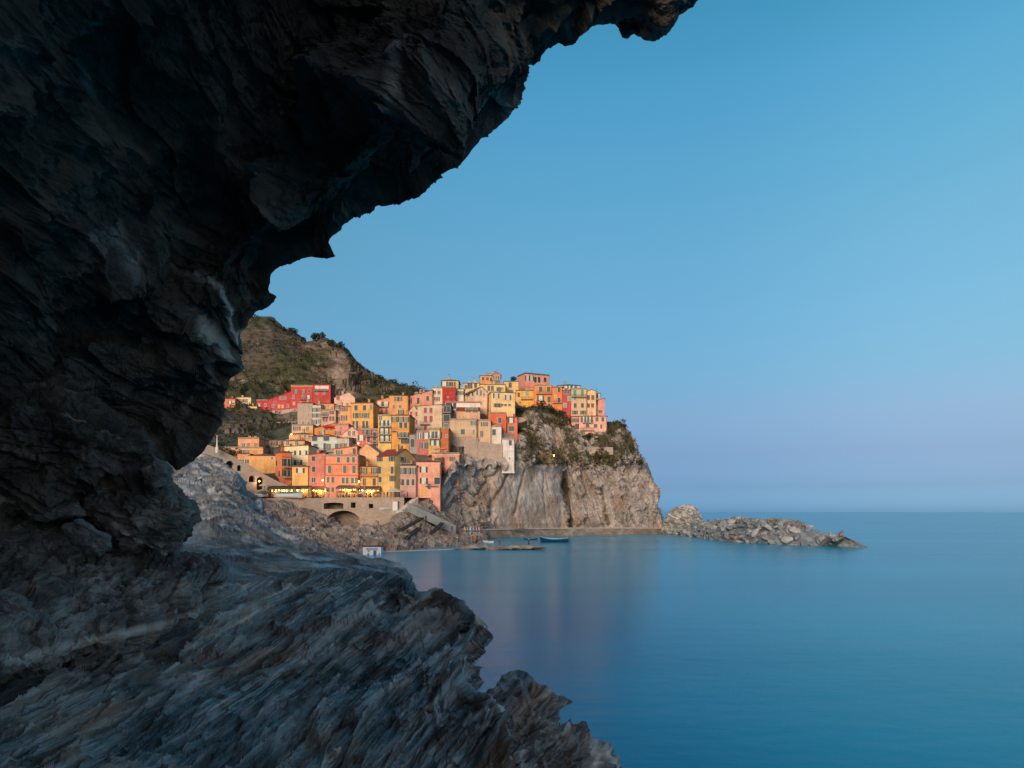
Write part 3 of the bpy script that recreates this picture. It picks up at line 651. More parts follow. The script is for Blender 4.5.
pxc = CX+V[...,0]/V[...,1]*F; pyc = HY-(V[...,2]-CH)/V[...,1]*F
cleft = np.exp(-((pxc-(566.5+(pyc-500)*.03))/2.6)**2)*np.clip((pyc-472)/12, 0, 1)*np.clip((529-pyc)/4, 0, 1)*13
for (x0, k, wd, ya, yb, am) in ((447,-.9,3.,480,520,1.8),(497,-.42,1.6,470,520,1.6),(518,-.22,1.4,466,518,1.2),(476,-.75,2.2,470,510,1.6),(585,.05,2.,490,528,1.5),(606,.1,2.2,485,528,1.8),(628,.14,2.2,478,528,1.6),(545,.04,1.2,470,520,.5)):
    cleft += np.exp(-((pxc-(x0+(pyc-500)*k))/wd)**2)*np.clip((pyc-ya)/5, 0, 1)*np.clip((yb-pyc)/5, 0, 1)*am
slab = np.clip((pxc-492)/8, 0, 1)*np.clip((563-pxc)/3, 0, 1)*np.clip((pyc-464)/4, 0, 1)
def clblk(p):
    o1, c1 = slabs(p, (.8,.2,.42), (.07,.05,.2), 310, .25); o2, c2 = slabs(p, (.8,.2,.42), (.2,.16,.6), 311, .25); o3, c3 = slabs(p, (.8,.2,.42), (.6,.5,1.8), 312, .2)
    return (o1-.5)*2.4-c1*.8+(o2-.5)*.6-c2*.3+(o3-.5)*.15-c3*.08
def cliff_d(p):
    a1, a2 = worley(p*np.array([.12,.12,.085])+fbm(p*.1, 3, 300)[:,None]*.5, 301); a3, _ = worley(p*np.array([.34,.34,.26]), 302)
    s = fbm(p*.045, 4, 303)*2.6+(a2-a1-.3)*.8+(.45-a3)*.3+ridged(p*np.array([.22,.22,.14]), 6, 304, .6)*.4+fbm(p*.5, 4, 307, .6)*.35+strata(p, (.8,.2,.42), 2.3, .9, 305, .2)*.8+clblk(p)
    return s
msk = (1-.78*slab)*(.15+.85*np.clip((pxc-444)/16, 0, 1))
msk[:, -60:] *= 1.
for r in range(8): msk[r] *= r/8.
V = displace(V, cliff_d, towards=(0,0,8), mask=msk); V[..., 1] += cleft; V[..., 0] += cleft*(V[...,0]/V[...,1])
nz = grid_normals(V)[..., 2]; nz = np.abs(nz)
veg = .1+.5*np.clip((480-pyc)/25, 0, 1)*np.clip((pxc-505)/25, 0, 1)+.25*np.clip(nz-.35, 0, 1)-.35*slab
veg += .3*np.clip((470-pyc)/10, 0, 1)*np.clip((470-pxc)/20, 0, 1)*np.clip(1-(455-pyc)/30, 0, 1)
veg += .2*fbm(V.reshape(-1,3)*.05, 3, 306).reshape(veg.shape)
veg = np.where(pyc > 505, veg-.3, veg)-.17*np.clip((pxc-602)/14, 0, 1)*np.clip((pyc-428)/8, 0, 1)
tag(link('cliff', grid_mesh('cliff', V, smooth=False, attrs={'veg': veg}), M_CLIFF), 'pinkish brown sea cliff under the village', 'cliff', kind='structure')
rr_, cc_ = np.indices(pxc.shape)
vis = (rr_ > 14) & (cc_ < NCf-75)
scrub('cliff_scrub', V, vis & (veg > .34) & (pyc < 500), 420, .45, 1.1, M_LEAF, 'green and brown scrub growing on the cliff ledges', 8, 14)
scrub('dry_cliff_scrub', V, vis & (veg > .35) & (pyc < 490), 420, .4, .9, M_LEAF2, 'dry brown scrub growing on the cliff ledges', 9, 12)
CLIFFV = V

# ------------------------------------------------------------------ harbour rocks, slipway ground
M_HARB = rock_mat('harbour_rock', [(.07,.057,.048), (.19,.152,.13), (.3,.252,.225), (.45,.39,.36)], bed=(.3,.2,.9), s=.3, stretch=(1,1,2.4), rust=(.2,.11,.06), rustamt=.55, bumpd=.18, rough=(.7,.95))
def row(l): return to3(resample(l, 400))
h0 = row([(225,470,172),(250,495,178),(290,500,184),(325,509,185),(345,529,187),(365,529,187),(384,526,186),(392,520,183),(402,509,183),(415,503,184),(430,499,187),(445,510,193),(462,522,201),(482,527,209)])
h1 = row([(225,500,150),(255,510,160),(290,512,166),(325,524,168),(345,531.5,168),(365,531.5,169),(385,529,171),(400,519,173),(415,514,176),(432,512,181),(448,518,187),(465,527,194),(484,530,203)])
h2 = row([(225,520,130),(260,525,142),(290,530,148),(322,536,148),(345,534,150),(365,534,152),(388,533,158),(405,530,165),(420,528,170),(436,528,176),(452,531,182),(468,533,188),(486,534,198)])
h3 = row([(225,535,110),(265,545,126),(295,548,128),(325,550,130),(345,549,133),(366,549,137),(390,547.5,142),(408,547,147),(424,546.5,152),(440,545.5,157),(456,544,163),(472,542,172),(488,539,186)])
h4 = row([(225,560,100),(265,570,112),(295,572,116),(325,572,118),(345,570,121),(366,568,125),(390,566,130),(408,565,135),(424,564,140),(440,562,146),(456,560,152),(472,557,160),(488,552,175)])
V = crom([h0, h1, h2, h3, h4], [40, 48, 48, 14])
pxr = CX+V[...,0]/V[...,1]*F
def hblk(p):
    o1, c1 = slabs(p, (.3,.2,.9), (.22,.2,.3), 410, .25); o2, c2 = slabs(p, (.3,.2,.9), (.7,.6,1.2), 411, .25)
    return ((o1-.5)*1.4-c1*.6+(o2-.5)*.5-c2*.3)*.8
def harb_d(p):
    a1, a2 = worley(p*np.array([.2,.2,.25]), 401); a3, _ = worley(p*.6, 402)
    return fbm(p*.07, 3, 403)*1.5+(.5-a1)*1.6+(.45-a3)*.4+ridged(p*.5, 4, 404)*.2+hblk(p)
msk = np.ones(V.shape[:2])
for r in range(V.shape[0]): msk[r] = np.clip(r/10., 0, 1)
V = displace(V, harb_d, towards=(0,0,60), mask=msk)
tag(link('harbour_rocks', grid_mesh('harbour_rocks', V, smooth=False), M_HARB), 'tumbled rocks between the piazza and the water', 'rocks', kind='structure')
M_CONC = plain_mat('concrete', (.34,.31,.285), .9, .4, .4); M_CONC2 = plain_mat('pale_concrete', (.46,.39,.35), .9, .35, .5)
def path_strip(name, pts, w, th, mat, label, cat='path', kind='structure', drop=1.2, face=None):
    """a walkway: polyline of (px,py,d) front edge, width going back, with an edge face"""
    q = to3(resample(pts, 40)); mb = MB(); n = len(q)
    for a, b_ in zip(q[:-1], q[1:]):
        a0, b0 = Vector(a), Vector(b_); d = (b0-a0); d.z = 0; nrm_ = Vector((-d.y, d.x, 0)).normalized()
        if nrm_.y < 0: nrm_ = -nrm_
        a1, b1_ = a0+nrm_*w, b0+nrm_*w; dn = Vector((0,0,-drop))
        l_ = Vector((0,0,-.35)); mb.poly([a0, b0, b1_, a1]); mb.poly([a0+l_, b0+l_, b0, a0]); i_ = nrm_*.25; mb.poly([a0+dn+i_, b0+dn+i_, b0+l_+i_, a0+l_+i_], 1); mb.poly([a0+l_+i_, b0+l_+i_, b0+l_, a0+l_])
    return tag(mb.build(name, [mat, M_HARB], fix=False), label, cat, kind=kind)
path_strip('quay', [(470,530,197),(490,529,206),(520,528.3,217),(555,527.8,228),(600,527.6,238),(640,527.6,245),(668,528,252)], 4, 1, M_CONC2, 'pale concrete walkway along the foot of the cliff', 'walkway', drop=2.8)
path_strip('jetty', [(300,555.5,118),(325,554.2,124),(350,552.5,131),(385,551.2,137),(420,550.2,141),(450,549.2,145),(476,547.6,152)], 2.2, 1, M_CONC2, 'low pale concrete ledge at the edge of the harbour water', 'jetty', drop=1.6)
# ------------------------------------------------------------------ houses
M_PL = plaster_mat(stain=.6); M_OBJ = objcol_mat('painted_wood', .6); M_TRIM = objcol_mat('painted_trim', .8, .3)
M_PANE = new_mat('window_glass')[0]; b = M_PANE.node_tree.nodes['Principled BSDF']; b.inputs['Base Color'].default_value = (.02,.022,.026,1); b.inputs['Roughness'].default_value = .35; b.inputs['Specular IOR Level'].default_value = .3
M_CURT = plain_mat('curtain_glass', (.5,.5,.48), .5, .2, 1.)
M_WFR = plain_mat('window_frame', (.55,.5,.45), .7, .2)
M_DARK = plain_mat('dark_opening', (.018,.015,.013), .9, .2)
M_IRON = plain_mat('iron', (.035,.035,.04), .6, .2)
M_TILE = tile_mat('terracotta_tile', (.26,.10,.055)); M_TILER = tile_mat('red_tile', (.36,.055,.03)); M_SLATE = tile_mat('grey_slate', (.13,.12,.12))
M_FLAT = plain_mat('roof_terrace', (.30,.24,.20), .9, .4, .6)
M_STW = stone_mat('stone_wall', (.48,.37,.31), (.35,.265,.215), (.22,.17,.145)); M_STW2 = stone_mat('pale_stone_wall', (.54,.42,.35), (.42,.32,.265), (.28,.215,.18), .7, .3)
M_LIT = emit_mat('lit_window', (1., .42, .1), .6)
M_BULB = emit_mat('lamp_bulb', (1., .55, .16), 14.)
PLATE = []                                   # ground points under the houses
_wc = {}
def win_mesh(w, h, kind):
    k = (w, h, kind)
    if k in _wc: return _wc[k]
    f = MB(); t = .09
    f.box(-w/2-t, w/2+t, -.05, .06, h-0., h+t); f.box(-w/2-t, -w/2, -.05, .06, 0, h); f.box(w/2, w/2+t, -.05, .06, 0, h)
    f.box(-w/2-t-.06, w/2+t+.06, -.14, .06, -t, 0)                       # sill
    f.box(-.03, .03, -.02, .05, 0, h)
    g = {'c': M_CURT, 'l': M_LIT}.get(kind, M_PANE)
    f.box(-w/2, w/2, -.012, .04, 0, h, 1)
    _wc[k] = (f.mesh('window'), [M_WFR, g]); me = _wc[k][0]
    for m_ in _wc[k][1]: me.materials.append(m_)
    return _wc[k]
_sc = {}
def shut_mesh(w, h):
    k = (w, h)
    if k not in _sc:
        f = MB(); f.box(-w/2, w/2, -.05, 0, 0, h); n = max(3, int(h/.22))
        for i in range(n): f.box(-w/2+.05, w/2-.05, -.075, -.05, h*(i+.25)/n, h*(i+.75)/n)
        _sc[k] = f.mesh('shutter'); _sc[k].materials.append(M_OBJ)
    return _sc[k]
GREEN=(.028,.075,.05); DGREEN=(.018,.04,.03); BLUE=(.03,.05,.085); BROWN=(.12,.045,.028); RED=(.34,.03,.03); TEAL=(.03,.15,.15); GREY=(.1,.1,.1); OLIVE=(.06,.065,.04); WHITE=(.62,.6,.57); MINT=(.18,.34,.26)
def add_window(parent, x, y, z, rz, w, h, kind, shut):
    """kinds: g closed shutters, s open shutters with dark glass, c open shutters with pale glass, o plain dark glass, l lit, d door, D shuttered tall door"""
    if kind == 'd':
        mb = MB(); mb.box(-w/2-.08, w/2+.08, -.04, .05, 0, h+.08); mb.box(-w/2, w/2, -.07, .04, 0, h, 1)
        o = mb.build('door', [M_WFR, M_OBJ], parent, (x, y, z), shut); o.rotation_euler = (0,0,rz); return
    me, ms = win_mesh(w, h, 'c' if kind == 'c' else 'l' if kind == 'l' else 'o')
    o = link('window', me, None, parent, (x, y, z)); o.rotation_euler = (0,0,rz)
    if kind in 'gD':
        for s in (-1, 1): link('shutter', shut_mesh(w/2-.01, h), None, o, (s*w/4, -.055, 0), shut)
    elif kind in 'sc':
        for s in (-1, 1): link('shutter', shut_mesh(w/2, h), None, o, (s*(w*.75+.1), -.02, 0), shut)

def house(label, x0, x1, yt, yb, D, col, yaw=0., dep=8., xl=None, xr=None, roof='flat', yr=None, rc=None, wins=(), swins=(), shut=GREEN, ws=(.9, 1.5), fd=5., ground=True, bands=(), balc=(), awn=(), cat='house', name='house', wallmat=None, chim=0, group='houses of the cliff village', gfront=None, k=.88):
    col = srgb(*col, k); col = (col[0], col[1]*1.04, col[2]*(.8 if max(col)-min(col) > .12 else .93)); lum = .35*col[0]+.5*col[1]+.15*col[2]; pale = .13*(1.25 if max(col) > .5 else .6); col = tuple(c*(1-pale*1.05)+pale*1.05*(lum*.6+.22) for c in col); a = R(yaw); u = np.array([math.cos(a), math.sin(a)]); n = np.array([-u[1], u[0]])
    P0 = np.array([(x0-CX)*D/F, D])
    def hit(px, o, d):
        dx = (px-CX)/F; s = (o[1]*dx-o[0])/(d[0]-dx*d[1]); return s, o[1]+s*d[1]
    W, D1 = hit(x1, P0, u); Dm = (D+D1)/2
    if xl is not None: dep, _ = hit(xl, P0, n)
    if xr is not None: dep, _ = hit(xr, P0+u*W, n)
    dep = min(max(dep, 2.5), 22)
    z0 = CH+(HY-yb)*Dm/F; H = CH+(HY-yt)*Dm/F-z0
    t = empty(name, (P0[0], P0[1], z0), a, label, cat, group)
    wm = wallmat or M_PL; wb = MB(); rz_ = None
    if roof == 'flat' and rc is None and yr is None and len(label) % 3 and not any(w_ in label for w_ in ('terrace', 'flat', 'parapet', 'cornice')):      # low tiled roof with eaves
        roof = 'hip'; yr = yt-.12*min(W, dep)*F/Dm
    if yr is not None: rise = max(.4, CH+(HY-yr)*Dm/F-z0-H)
    else: rise = min(W, dep)*.22
    if roof == 'front':
        ap = W*(.5 if gfront is None else gfront)
        wb.prism([(0,-fd),(W,-fd),(W,H),(ap,H+rise),(0,H)], 0, dep)
    elif roof == 'side': wb.prism([(0,-fd),(dep,-fd),(dep,H),(dep/2,H+rise),(0,H)], 0, W, axis='x')
    elif roof == 'shed': wb.prism([(0,-fd),(dep,-fd),(dep,H+rise),(0,H)], 0, W, axis='x')
    elif roof == 'slope': wb.prism([(0,-fd),(W,-fd),(W,H+rise),(0,H)], 0, dep)
    else: wb.box(0, W, 0, dep, -fd, H)
    wall = wb.build('wall', wm, t, color=col)
    rm = rc or (M_FLAT if roof == 'flat' else M_TILE); rb = MB(); e = .3; th = .16
    def slab(p, q, y0, y1, ax):   # thin sloping roof slab through profile points p->q
        (a0, b0), (a1, b1) = p, q; l = math.hypot(a1-a0, b1-b0); nx, nz = -(b1-b0)/l*th, (a1-a0)/l*th
        if nz < 0: nx, nz = -nx, -nz
        rb.prism([(a0, b0+.012), (a1, b1+.012), (a1+nx, b1+nz), (a0+nx, b0+nz)], y0, y1, axis=ax)
    if roof == 'front':
        s1 = rise/ap; s2 = rise/(W-ap)
        slab((-e, H-e*s1), (ap, H+rise), -e*.6, dep+e, 'y'); slab((ap, H+rise), (W+e, H-e*s2), -e*.6, dep+e, 'y')
    elif roof == 'side':
        s1 = rise/(dep/2); slab((-e, H-e*s1), (dep/2, H+rise), -e*.5, W+e*.5, 'x'); slab((dep/2, H+rise), (dep+e, H-e*s1), -e*.5, W+e*.5, 'x')
    elif roof == 'shed': s1 = rise/dep; slab((-e, H-e*s1), (dep+e, H+rise+e*s1), -e*.5, W+e*.5, 'x')
    elif roof == 'slope': s1 = rise/W; slab((-e, H-e*s1), (W+e, H+rise+e*s1), -e*.6, dep+e, 'y')
    elif roof == 'hip':
        i = min(W, dep)*.5; zz = H+.01; c = [(-e,-e,zz),(W+e,-e,zz),(W+e,dep+e,zz),(-e,dep+e,zz)]
        if W >= dep: p, q = (i, dep/2, H+rise), (W-i+1e-3, dep/2, H+rise)
        else: p, q = (W/2, i, H+rise), (W/2, dep-i+1e-3, H+rise)
        if W >= dep: rb.poly([c[0],c[1],q,p]).poly([c[1],c[2],q]).poly([c[2],c[3],p,q]).poly([c[3],c[0],p])
        else: rb.poly([c[0],c[1],p]).poly([c[1],c[2],q,p]).poly([c[2],c[3],q]).poly([c[3],c[0],p,q])
        rb.box(-e, W+e, -e, dep+e, H-.12, H+.008)
    else:
        rb.box(-.14, W+.14, -.14, dep+.14, H-.02, H+.14); h2 = .5
        rb.box(-.02, W+.02, -.02, .2, H+.14, H+h2); rb.box(-.02, W+.02, dep-.2, dep+.02, H+.14, H+h2); rb.box(-.02, .2, .2, dep-.2, H+.14, H+h2); rb.box(W-.2, W+.02, .2, dep-.2, H+.14, H+h2)
    ro = rb.build('roof', rm, t)
    rnd = random.Random(label)
    for c in range(chim+(1 if rnd.random() < .5 else 0)):
        cx_ = W*(.25+.5*rnd.random()); cy = dep*(.3+.4*rnd.random()); hz = H+(rise if roof != 'flat' else 0)
        mb = MB(); mb.box(cx_-.35, cx_+.35, cy-.35, cy+.35, H-.2, hz+1.0); mb.box(cx_-.45, cx_+.45, cy-.45, cy+.45, hz+1.0, hz+1.15)
        mb.build('chimney', M_PL, ro, color=tuple(.75*q for q in col))
    if rnd.random() < .7:                     # television aerial
        mb = MB(); ax_, ay_ = W*rnd.uniform(.2,.8), dep*rnd.uniform(.3,.6); hz = H+(rise if roof != 'flat' else 0); hh_ = hz+rnd.uniform(1.4,2.2)
        mb.bar((ax_,ay_,H-.1), (ax_,ay_,hh_), .03, n=4)
        for q in range(4): mb.bar((ax_-.45+.08*q,ay_-.2+.14*q,hh_-.15), (ax_+.45-.08*q,ay_-.2+.14*q,hh_-.15), .015, n=3)
        mb.build('aerial', M_IRON, ro)
    def loc(px, py, side):
        if side == 'f': s, d = hit(px, P0, u); return s, 0, CH+(HY-py)*d/F-z0
        if side == 'l': s, d = hit(px, P0, n); return 0, s, CH+(HY-py)*d/F-z0
        s, d = hit(px, P0+u*W, n); return W, s, CH+(HY-py)*d/F-z0
    side = 'l' if xl is not None else 'r'
    for sd, lst in (('f', wins), (side, swins)):
        for it in lst:
            xs, y, kind = it[0], it[1], it[2]
            w_, h_ = it[3] if len(it) > 3 else ws
            sc = it[4] if len(it) > 4 else shut
            for px in (xs if isinstance(xs, (list, tuple)) else [xs]):
                x, yy, z = loc(px, y, sd); z -= h_/2
                if sd == 'f': x = min(max(x, w_*.6), W-w_*.6); yy = -.001; rz = 0
                elif sd == 'l': yy = min(max(yy, w_*.6), dep-w_*.6); x = -.001; rz = -math.pi/2
                else: yy = min(max(yy, w_*.6), dep-w_*.6); x = W+.001; rz = math.pi/2
                add_window(t, x, yy, z, rz, w_, h_, kind, sc)
    for it in bands:
        _, _, z = loc((x0+x1)/2, it[0], 'f'); mb = MB(); mb.box(-.08, W+.08, -.09, .03, z-.14, z+.14)
        mb.build('string_course', M_TRIM, t, color=it[1] if len(it) > 1 else tuple(q*.75 for q in col))
    for (xa, xb, y) in balc:
        xa_, _, z = loc(xa, y, 'f'); xb_, _, _ = loc(xb, y, 'f'); mb = MB(); mb.box(xa_, xb_, -1., 0.02, z-.14, z)
        bo = mb.build('balcony', M_CONC, t); rl = MB()
        for zz in (z+.5, z+.95): rl.bar((xa_,-.96,zz), (xb_,-.96,zz), .035, n=4)
        k_ = max(3, int((xb_-xa_)/.3))
        for i in range(k_+1):
            xx = xa_+(xb_-xa_)*i/k_; rl.bar((xx,-.96,z), (xx,-.96,z+.95), .02, n=4)
        for xx in (xa_, xb_): rl.bar((xx,-.96,z+.95), (xx,0,z+.95), .03, n=4)
        rl.build('railing', M_IRON, bo)
    for (xa, xb, y, c, out) in awn:
        xa_, _, z = loc(xa, y, 'f'); xb_, _, _ = loc(xb, y, 'f')
        mb = MB(); mb.prism([(0.02,z),(-out,z-.55),(-out,z-.62),(-out,z-.8),(-out+.05,z-.8),(0.02,z-.07)], xa_, xb_, axis='x')
        mb.build('awning', M_TRIM, t, color=c)
    # drain pipe on taller fronts
    if H > 7:
        mb = MB(); mb.bar((W-.12,-.08,-fd+.5), (W-.12,-.08,H-.1), .06, n=5); mb.build('drainpipe', M_IRON, t)
    if ground:
        c = P0+u*W*.5; PLATE.append((c[0], c[1]-.6, z0)); PLATE.append((c[0]+n[0]*dep*.9, c[1]+n[1]*dep*.9, z0+min(H*.55, 4)))
    return t

# --- far left, under the hill
house('orange house with a pink lower floor beside the cave rock edge', 224.3,235.6,398.5,418,315,(232,120,72), 8,9, wins=[([230,233.5],402.5,'c'),([228,233],409.5,'s'),([226.5,231.5],414,'g')], shut=BROWN, bands=[(411.5,srgb(225,150,135))], balc=[(229,235,412)])
house('cream house with small dark windows right of the orange one', 235.8,251,397.3,410,323,(240,205,170), 3,9, wins=[([237.8,241.5,245.5],400.6,'s'),([238,244],405.5,'o')], shut=OLIVE, roof='shed', yr=396.2)
house('low mustard house with a shaded porch by the white canopy', 233.5,246,409,420,310,(196,150,80), 0,7, wins=[([237,243],412,'o'),(240,416,'o')], ws=(1.5,1.6))  # yellow wall toned down, the shadow on it put into the colour
house('small yellow house left of the red houses', 244.8,257,406,417.5,308,(238,190,100), -4,8, wins=[([248,251,254.5],409.8,'s')], shut=BROWN)
house('low crimson house at the left end of the red terrace', 256.6,269,400.5,413,311,(196,38,52), -2,8, wins=[([259,259.5],405,'c'),(265.5,405,'o'),(259.5,409.5,'c')], shut=RED, chim=1)
house('long crimson house whose roof climbs to the right', 268,291.5,400,413,310,(200,36,54), 3,9, roof='slope', yr=391.5, rc=M_TILER, wins=[([281,285],398,'o'),(275,403,'g'),([279,282.5],406.5,'l'),([273,288],406,'s')], shut=RED, chim=1)
house('tall crimson house topped by an orange parapet', 291,313,386,409.5,308,(206,36,52), 4,9, wins=[([296,303.5],391.5,'s'),(309,391,'g'),([293.5,303],397,'o'),([308.5],397,'c'),([294,300.5],403.5,'l'),(307,403,'s')], shut=BROWN, bands=[(386.6,srgb(236,140,60))], balc=[(300,307,399.5)], chim=2)
house('rose red house with white shutters at the right end of the red terrace', 313,330.5,384.5,400,307,(190,66,70), 2,9, roof='shed', yr=382.6, rc=M_TILER, wins=[([317.2,322,326.5],387.5,'c'),([317,324],393,'o')], shut=WHITE, balc=[(314,328,391)])
# --- lower left
house('salmon upper house with a roof terrace above the arched road wall', 238,259,438.8,450,216,(236,160,125), 2,7, wins=[([243.5],445.5,'o',(1.1,1.6)),([248.2,255.5],445.5,'g',(1.1,1.7))], shut=(.4,.15,.05), chim=2)
house('low orange building with a brown loggia along the road', 223.5,263,448.3,458,207,(232,150,92), 4,7, wins=[([240.8,244.3,247.8],452,'o',(1.,1.2)),([230,234],452.5,'g')], shut=BROWN, bands=[(449,srgb(240,180,140))])
house('small peach annex under the brown loggia', 237.5,250,453.5,466,199,(232,152,110), 6,6, wins=[([242,247],461.5,'o',(1.4,1.2))])
house('wide peach house with a blank windowless front', 249,275.8,455.6,474,196,(236,168,98), 6,9, wins=[([272],458,'o',(.6,.6))], bands=[(456.6,srgb(235,190,140))], k=.9)
house('low pale pink house with three dark windows under the brown slope', 269.5,288,440.5,450,224,(226,172,140), 0,7, wins=[([273.7,280,284],443.2,'s')], shut=BROWN, roof='shed', yr=439.6)
house('narrow orange house with stacked balconies and a cream left side', 282,291.8,452,487,189,(236,120,66), 40,8, xl=275.4, wins=[([285.5,288.5],462.5,'s',(.9,2.)),([285.5,288.5],472.5,'s',(.9,2.))], swins=[(277,463,'g'),(279.5,473.5,'g'),(277.5,481,'o')], shut=GREEN, balc=[(283,291,467.3),(283,291,477.6)], roof='flat', bands=[(457,srgb(214,84,50)),(470,srgb(220,80,40))])
house('cream house with three rows of open dark shutters beside the pink house', 285,308.3,446.8,470,197,(246,222,190), -3,9, wins=[([292,303.3],452.8,'c',(1.1,1.3)),(298.2,462.6,'c',(1.1,1.5))], shut=DGREEN, roof='slope', yr=449.5 and 446.2, balc=[(291,307,466)])
house('yellow house under the cream one with a dark veranda below', 292,308,466,490,188,(236,176,92), 0,8, wins=[(300.3,470.5,'c',(1.1,1.3))], shut=DGREEN, bands=[(466.4,srgb(150,110,80))])
house('dusty pink house with one column of dark windows on the piazza', 308,325.3,455,497,188.5,(214,120,116), 6,8, wins=[([313.4],458.7,'g',(.9,1.3)),(313.6,469.2,'g',(.9,1.5)),(313.6,480,'o',(1.1,1.4))], shut=DGREEN, roof='slope', yr=453)
house('salmon house with an orange cornice and tall green shutters on the piazza', 325.5,358.4,456,497,187,(240,140,112), -2,8, wins=[([338.5,348,353.5],459.8,'D',(.8,1.5)),([329.5,344.8,354],469.3,'D',(.9,2.1)),([327.8,332.8],479.8,'g',(.75,1.6)),([343.2,347.2],480.5,'g',(.75,1.6)),([352.5,356.3],480.5,'g',(.75,1.6)),([328.3,332.8],489.7,'g',(.75,1.3))], shut=(.06,.12,.09), bands=[(464.3,srgb(226,84,50)),(475.4,srgb(226,84,50))], balc=[(318.5,325.6,463.3)] and [])
house('salmon top storey with two dark windows behind the tall green shutters', 333.5,357,449.2,462,195,(236,150,118), 0,7, roof='slope', yr=446.2, wins=[(339.2,452.4,'s',(.8,1.2)),(354.2,451.7,'g',(.9,2.))], shut=BROWN)
house('peach house with a broad blank gable over the orange restaurant', 356.5,378.8,453,474,196.5,(238,176,138), -3,9, roof='front', yr=443.8, gfront=.45, rc=M_FLAT, wins=[(353,453,'o')] and [])
house('bright orange house with two rows of dark windows above the terrace tables', 358.8,378.5,466.8,497,188,(240,160,44), -1,8, wins=[([364,374.3],470.5,'s',(.8,1.6)),([364.3,374.2],482,'g',(.9,2.))], shut=(.07,.05,.03), bands=[(475.9,srgb(214,110,60))], balc=[(360,378,476)], roof='shed', yr=464.5)
house('yellow house with a red tiled roof and a cream gable end', 377.4,395.2,456,497,188,(220,174,112), -27,8, xr=415, roof='side', yr=448.3, rc=M_TILER, wins=[([379.8,392],459,'s',(.9,1.3)),([379.8,392.3],470.2,'D',(.9,1.9)),(380.3,479.5,'g',(.9,1.5)),(392.5,478.5,'s',(.9,1.5))], swins=[(403,459.5,'s',(1.,1.3))], shut=(.05,.09,.08), bands=[(475.4,srgb(222,150,70))], chim=1)
house('narrow grey house with white windows wedged beside the red roof', 394.8,401.6,464.5,490,187.4,(216,190,176), -2,6, wins=[([396.8,399.5],468.6,'c',(.7,1.5)),([398.8],478,'g',(.8,2.)),(393.5,479,'o')], shut=BLUE, balc=[(395,401,483)])
house('mauve house with two rows of dark windows beside the bright pink one', 400.8,416.5,465.3,497,187.2,(206,148,150), -2,8, wins=[([402.7,407.5,413],471,'s',(.8,1.8)),([402.8,407.8,413],482.3,'g',(.8,1.7))], shut=(.05,.05,.06), bands=[(466,srgb(190,180,176))], balc=[(401,412,463.8)])
house('bright pink house with green shutters standing on the rocks', 416,440.6,461.8,503,188,(242,156,150), 4,9, wins=[(423.6,469.6,'c',(1.,1.6)),(435.8,469.8,'l',(1.,1.5)),(423.8,480.8,'c',(1.,1.6)),(437,480.8,'g',(1.5,1.8)),(424.,492,'l',(2.,1.6)),(429,486.5,'o')], shut=DGREEN, bands=[(463,srgb(240,180,160))], balc=[(425,438,485.8)])  # wide low pane is an orange window box, made to glow
house('pink terrace block with one small window over the cliff edge', 432,459.5,454,484,201.3,(240,160,150), 2,2.6, wins=[(452.3,459,'s',(.7,1.3))], shut=DGREEN, bands=[(454.6,srgb(236,180,165))], ground=False)
# --- second row
house('pale blue house with navy shutters and a red tiled roof', 311.3,336.8,436.3,456,208,(196,204,210), 0,8, roof='hip', yr=432.5, rc=M_TILER, wins=[([313.2,315.8],438.9,'g',(.8,1.3)),([325,327.8],438.3,'g',(.9,1.5)),(315.5,447,'g',(1.3,1.8)),([324.6],446.5,'D',(.7,2.)),(328.3,446.7,'o',(1.6,1.8))], shut=BLUE, awn=[(321,326,450.3,srgb(150,30,44),1.2)], balc=[(320,336,452)])
house('grey annex with dark windows right of the pale blue house', 336.6,349,438,456,207.5,(186,180,176), -2,7, wins=[([338,340],446.2,'s',(.9,1.6)),(345,445.5,'o',(1.2,1.4))], shut=BLUE, roof='shed', yr=436)
house('peach house with a grey window high at the left of the stack', 291.8,313,425.5,437,224,(236,178,130), 0,8, wins=[(296.7,428.5,'s',(1.2,1.4)),(307.5,428.8,'o',(.9,1.4))], shut=GREY, chim=1)
house('low beige house with tiny windows under the peach one', 289,313,434,444,217,(222,166,138), 2,7, wins=[([299.8,305,309.3],436.3,'o',(.7,.9)),([292,296],439,'l',(1.3,.9))])
house('tan house with dark doorway above the cream shuttered house', 284,304.5,440.5,452,211,(226,164,112), 0,7, wins=[([287.7,296.8],442.5,'o',(1.,1.6)),(291,446,'g'),(301,446.5,'s')], shut=BROWN)
house('amber ochre house with a sloping top edge left of the pink houses', 314.5,336.2,428.5,440,223,(222,142,28), 4,8, roof='slope', yr=423, wins=[([326.5,331],428.5,'g',(1.,1.2)),(322,433,'s',(1.,1.2))], shut=(.32,.05,.04), awn=[(323,336,425.3,srgb(190,40,40),1.)])
house('rose pink house behind the arched white house', 334.8,348.5,425,442,218,(232,132,130), 0,8, wins=[(341,428,'o',(.7,.9)),(338,433,'s',(.8,1.2))], shut=BROWN)
house('pale pink house with a rounded gable and two dark windows', 342.6,361,434,449,212,(236,178,172), 0,8, roof='front', yr=427, rc=M_FLAT, wins=[([349.2,353.8],433.2,'o',(.9,1.5)),(354.5,441,'g',(1.2,1.9))], shut=BLUE)
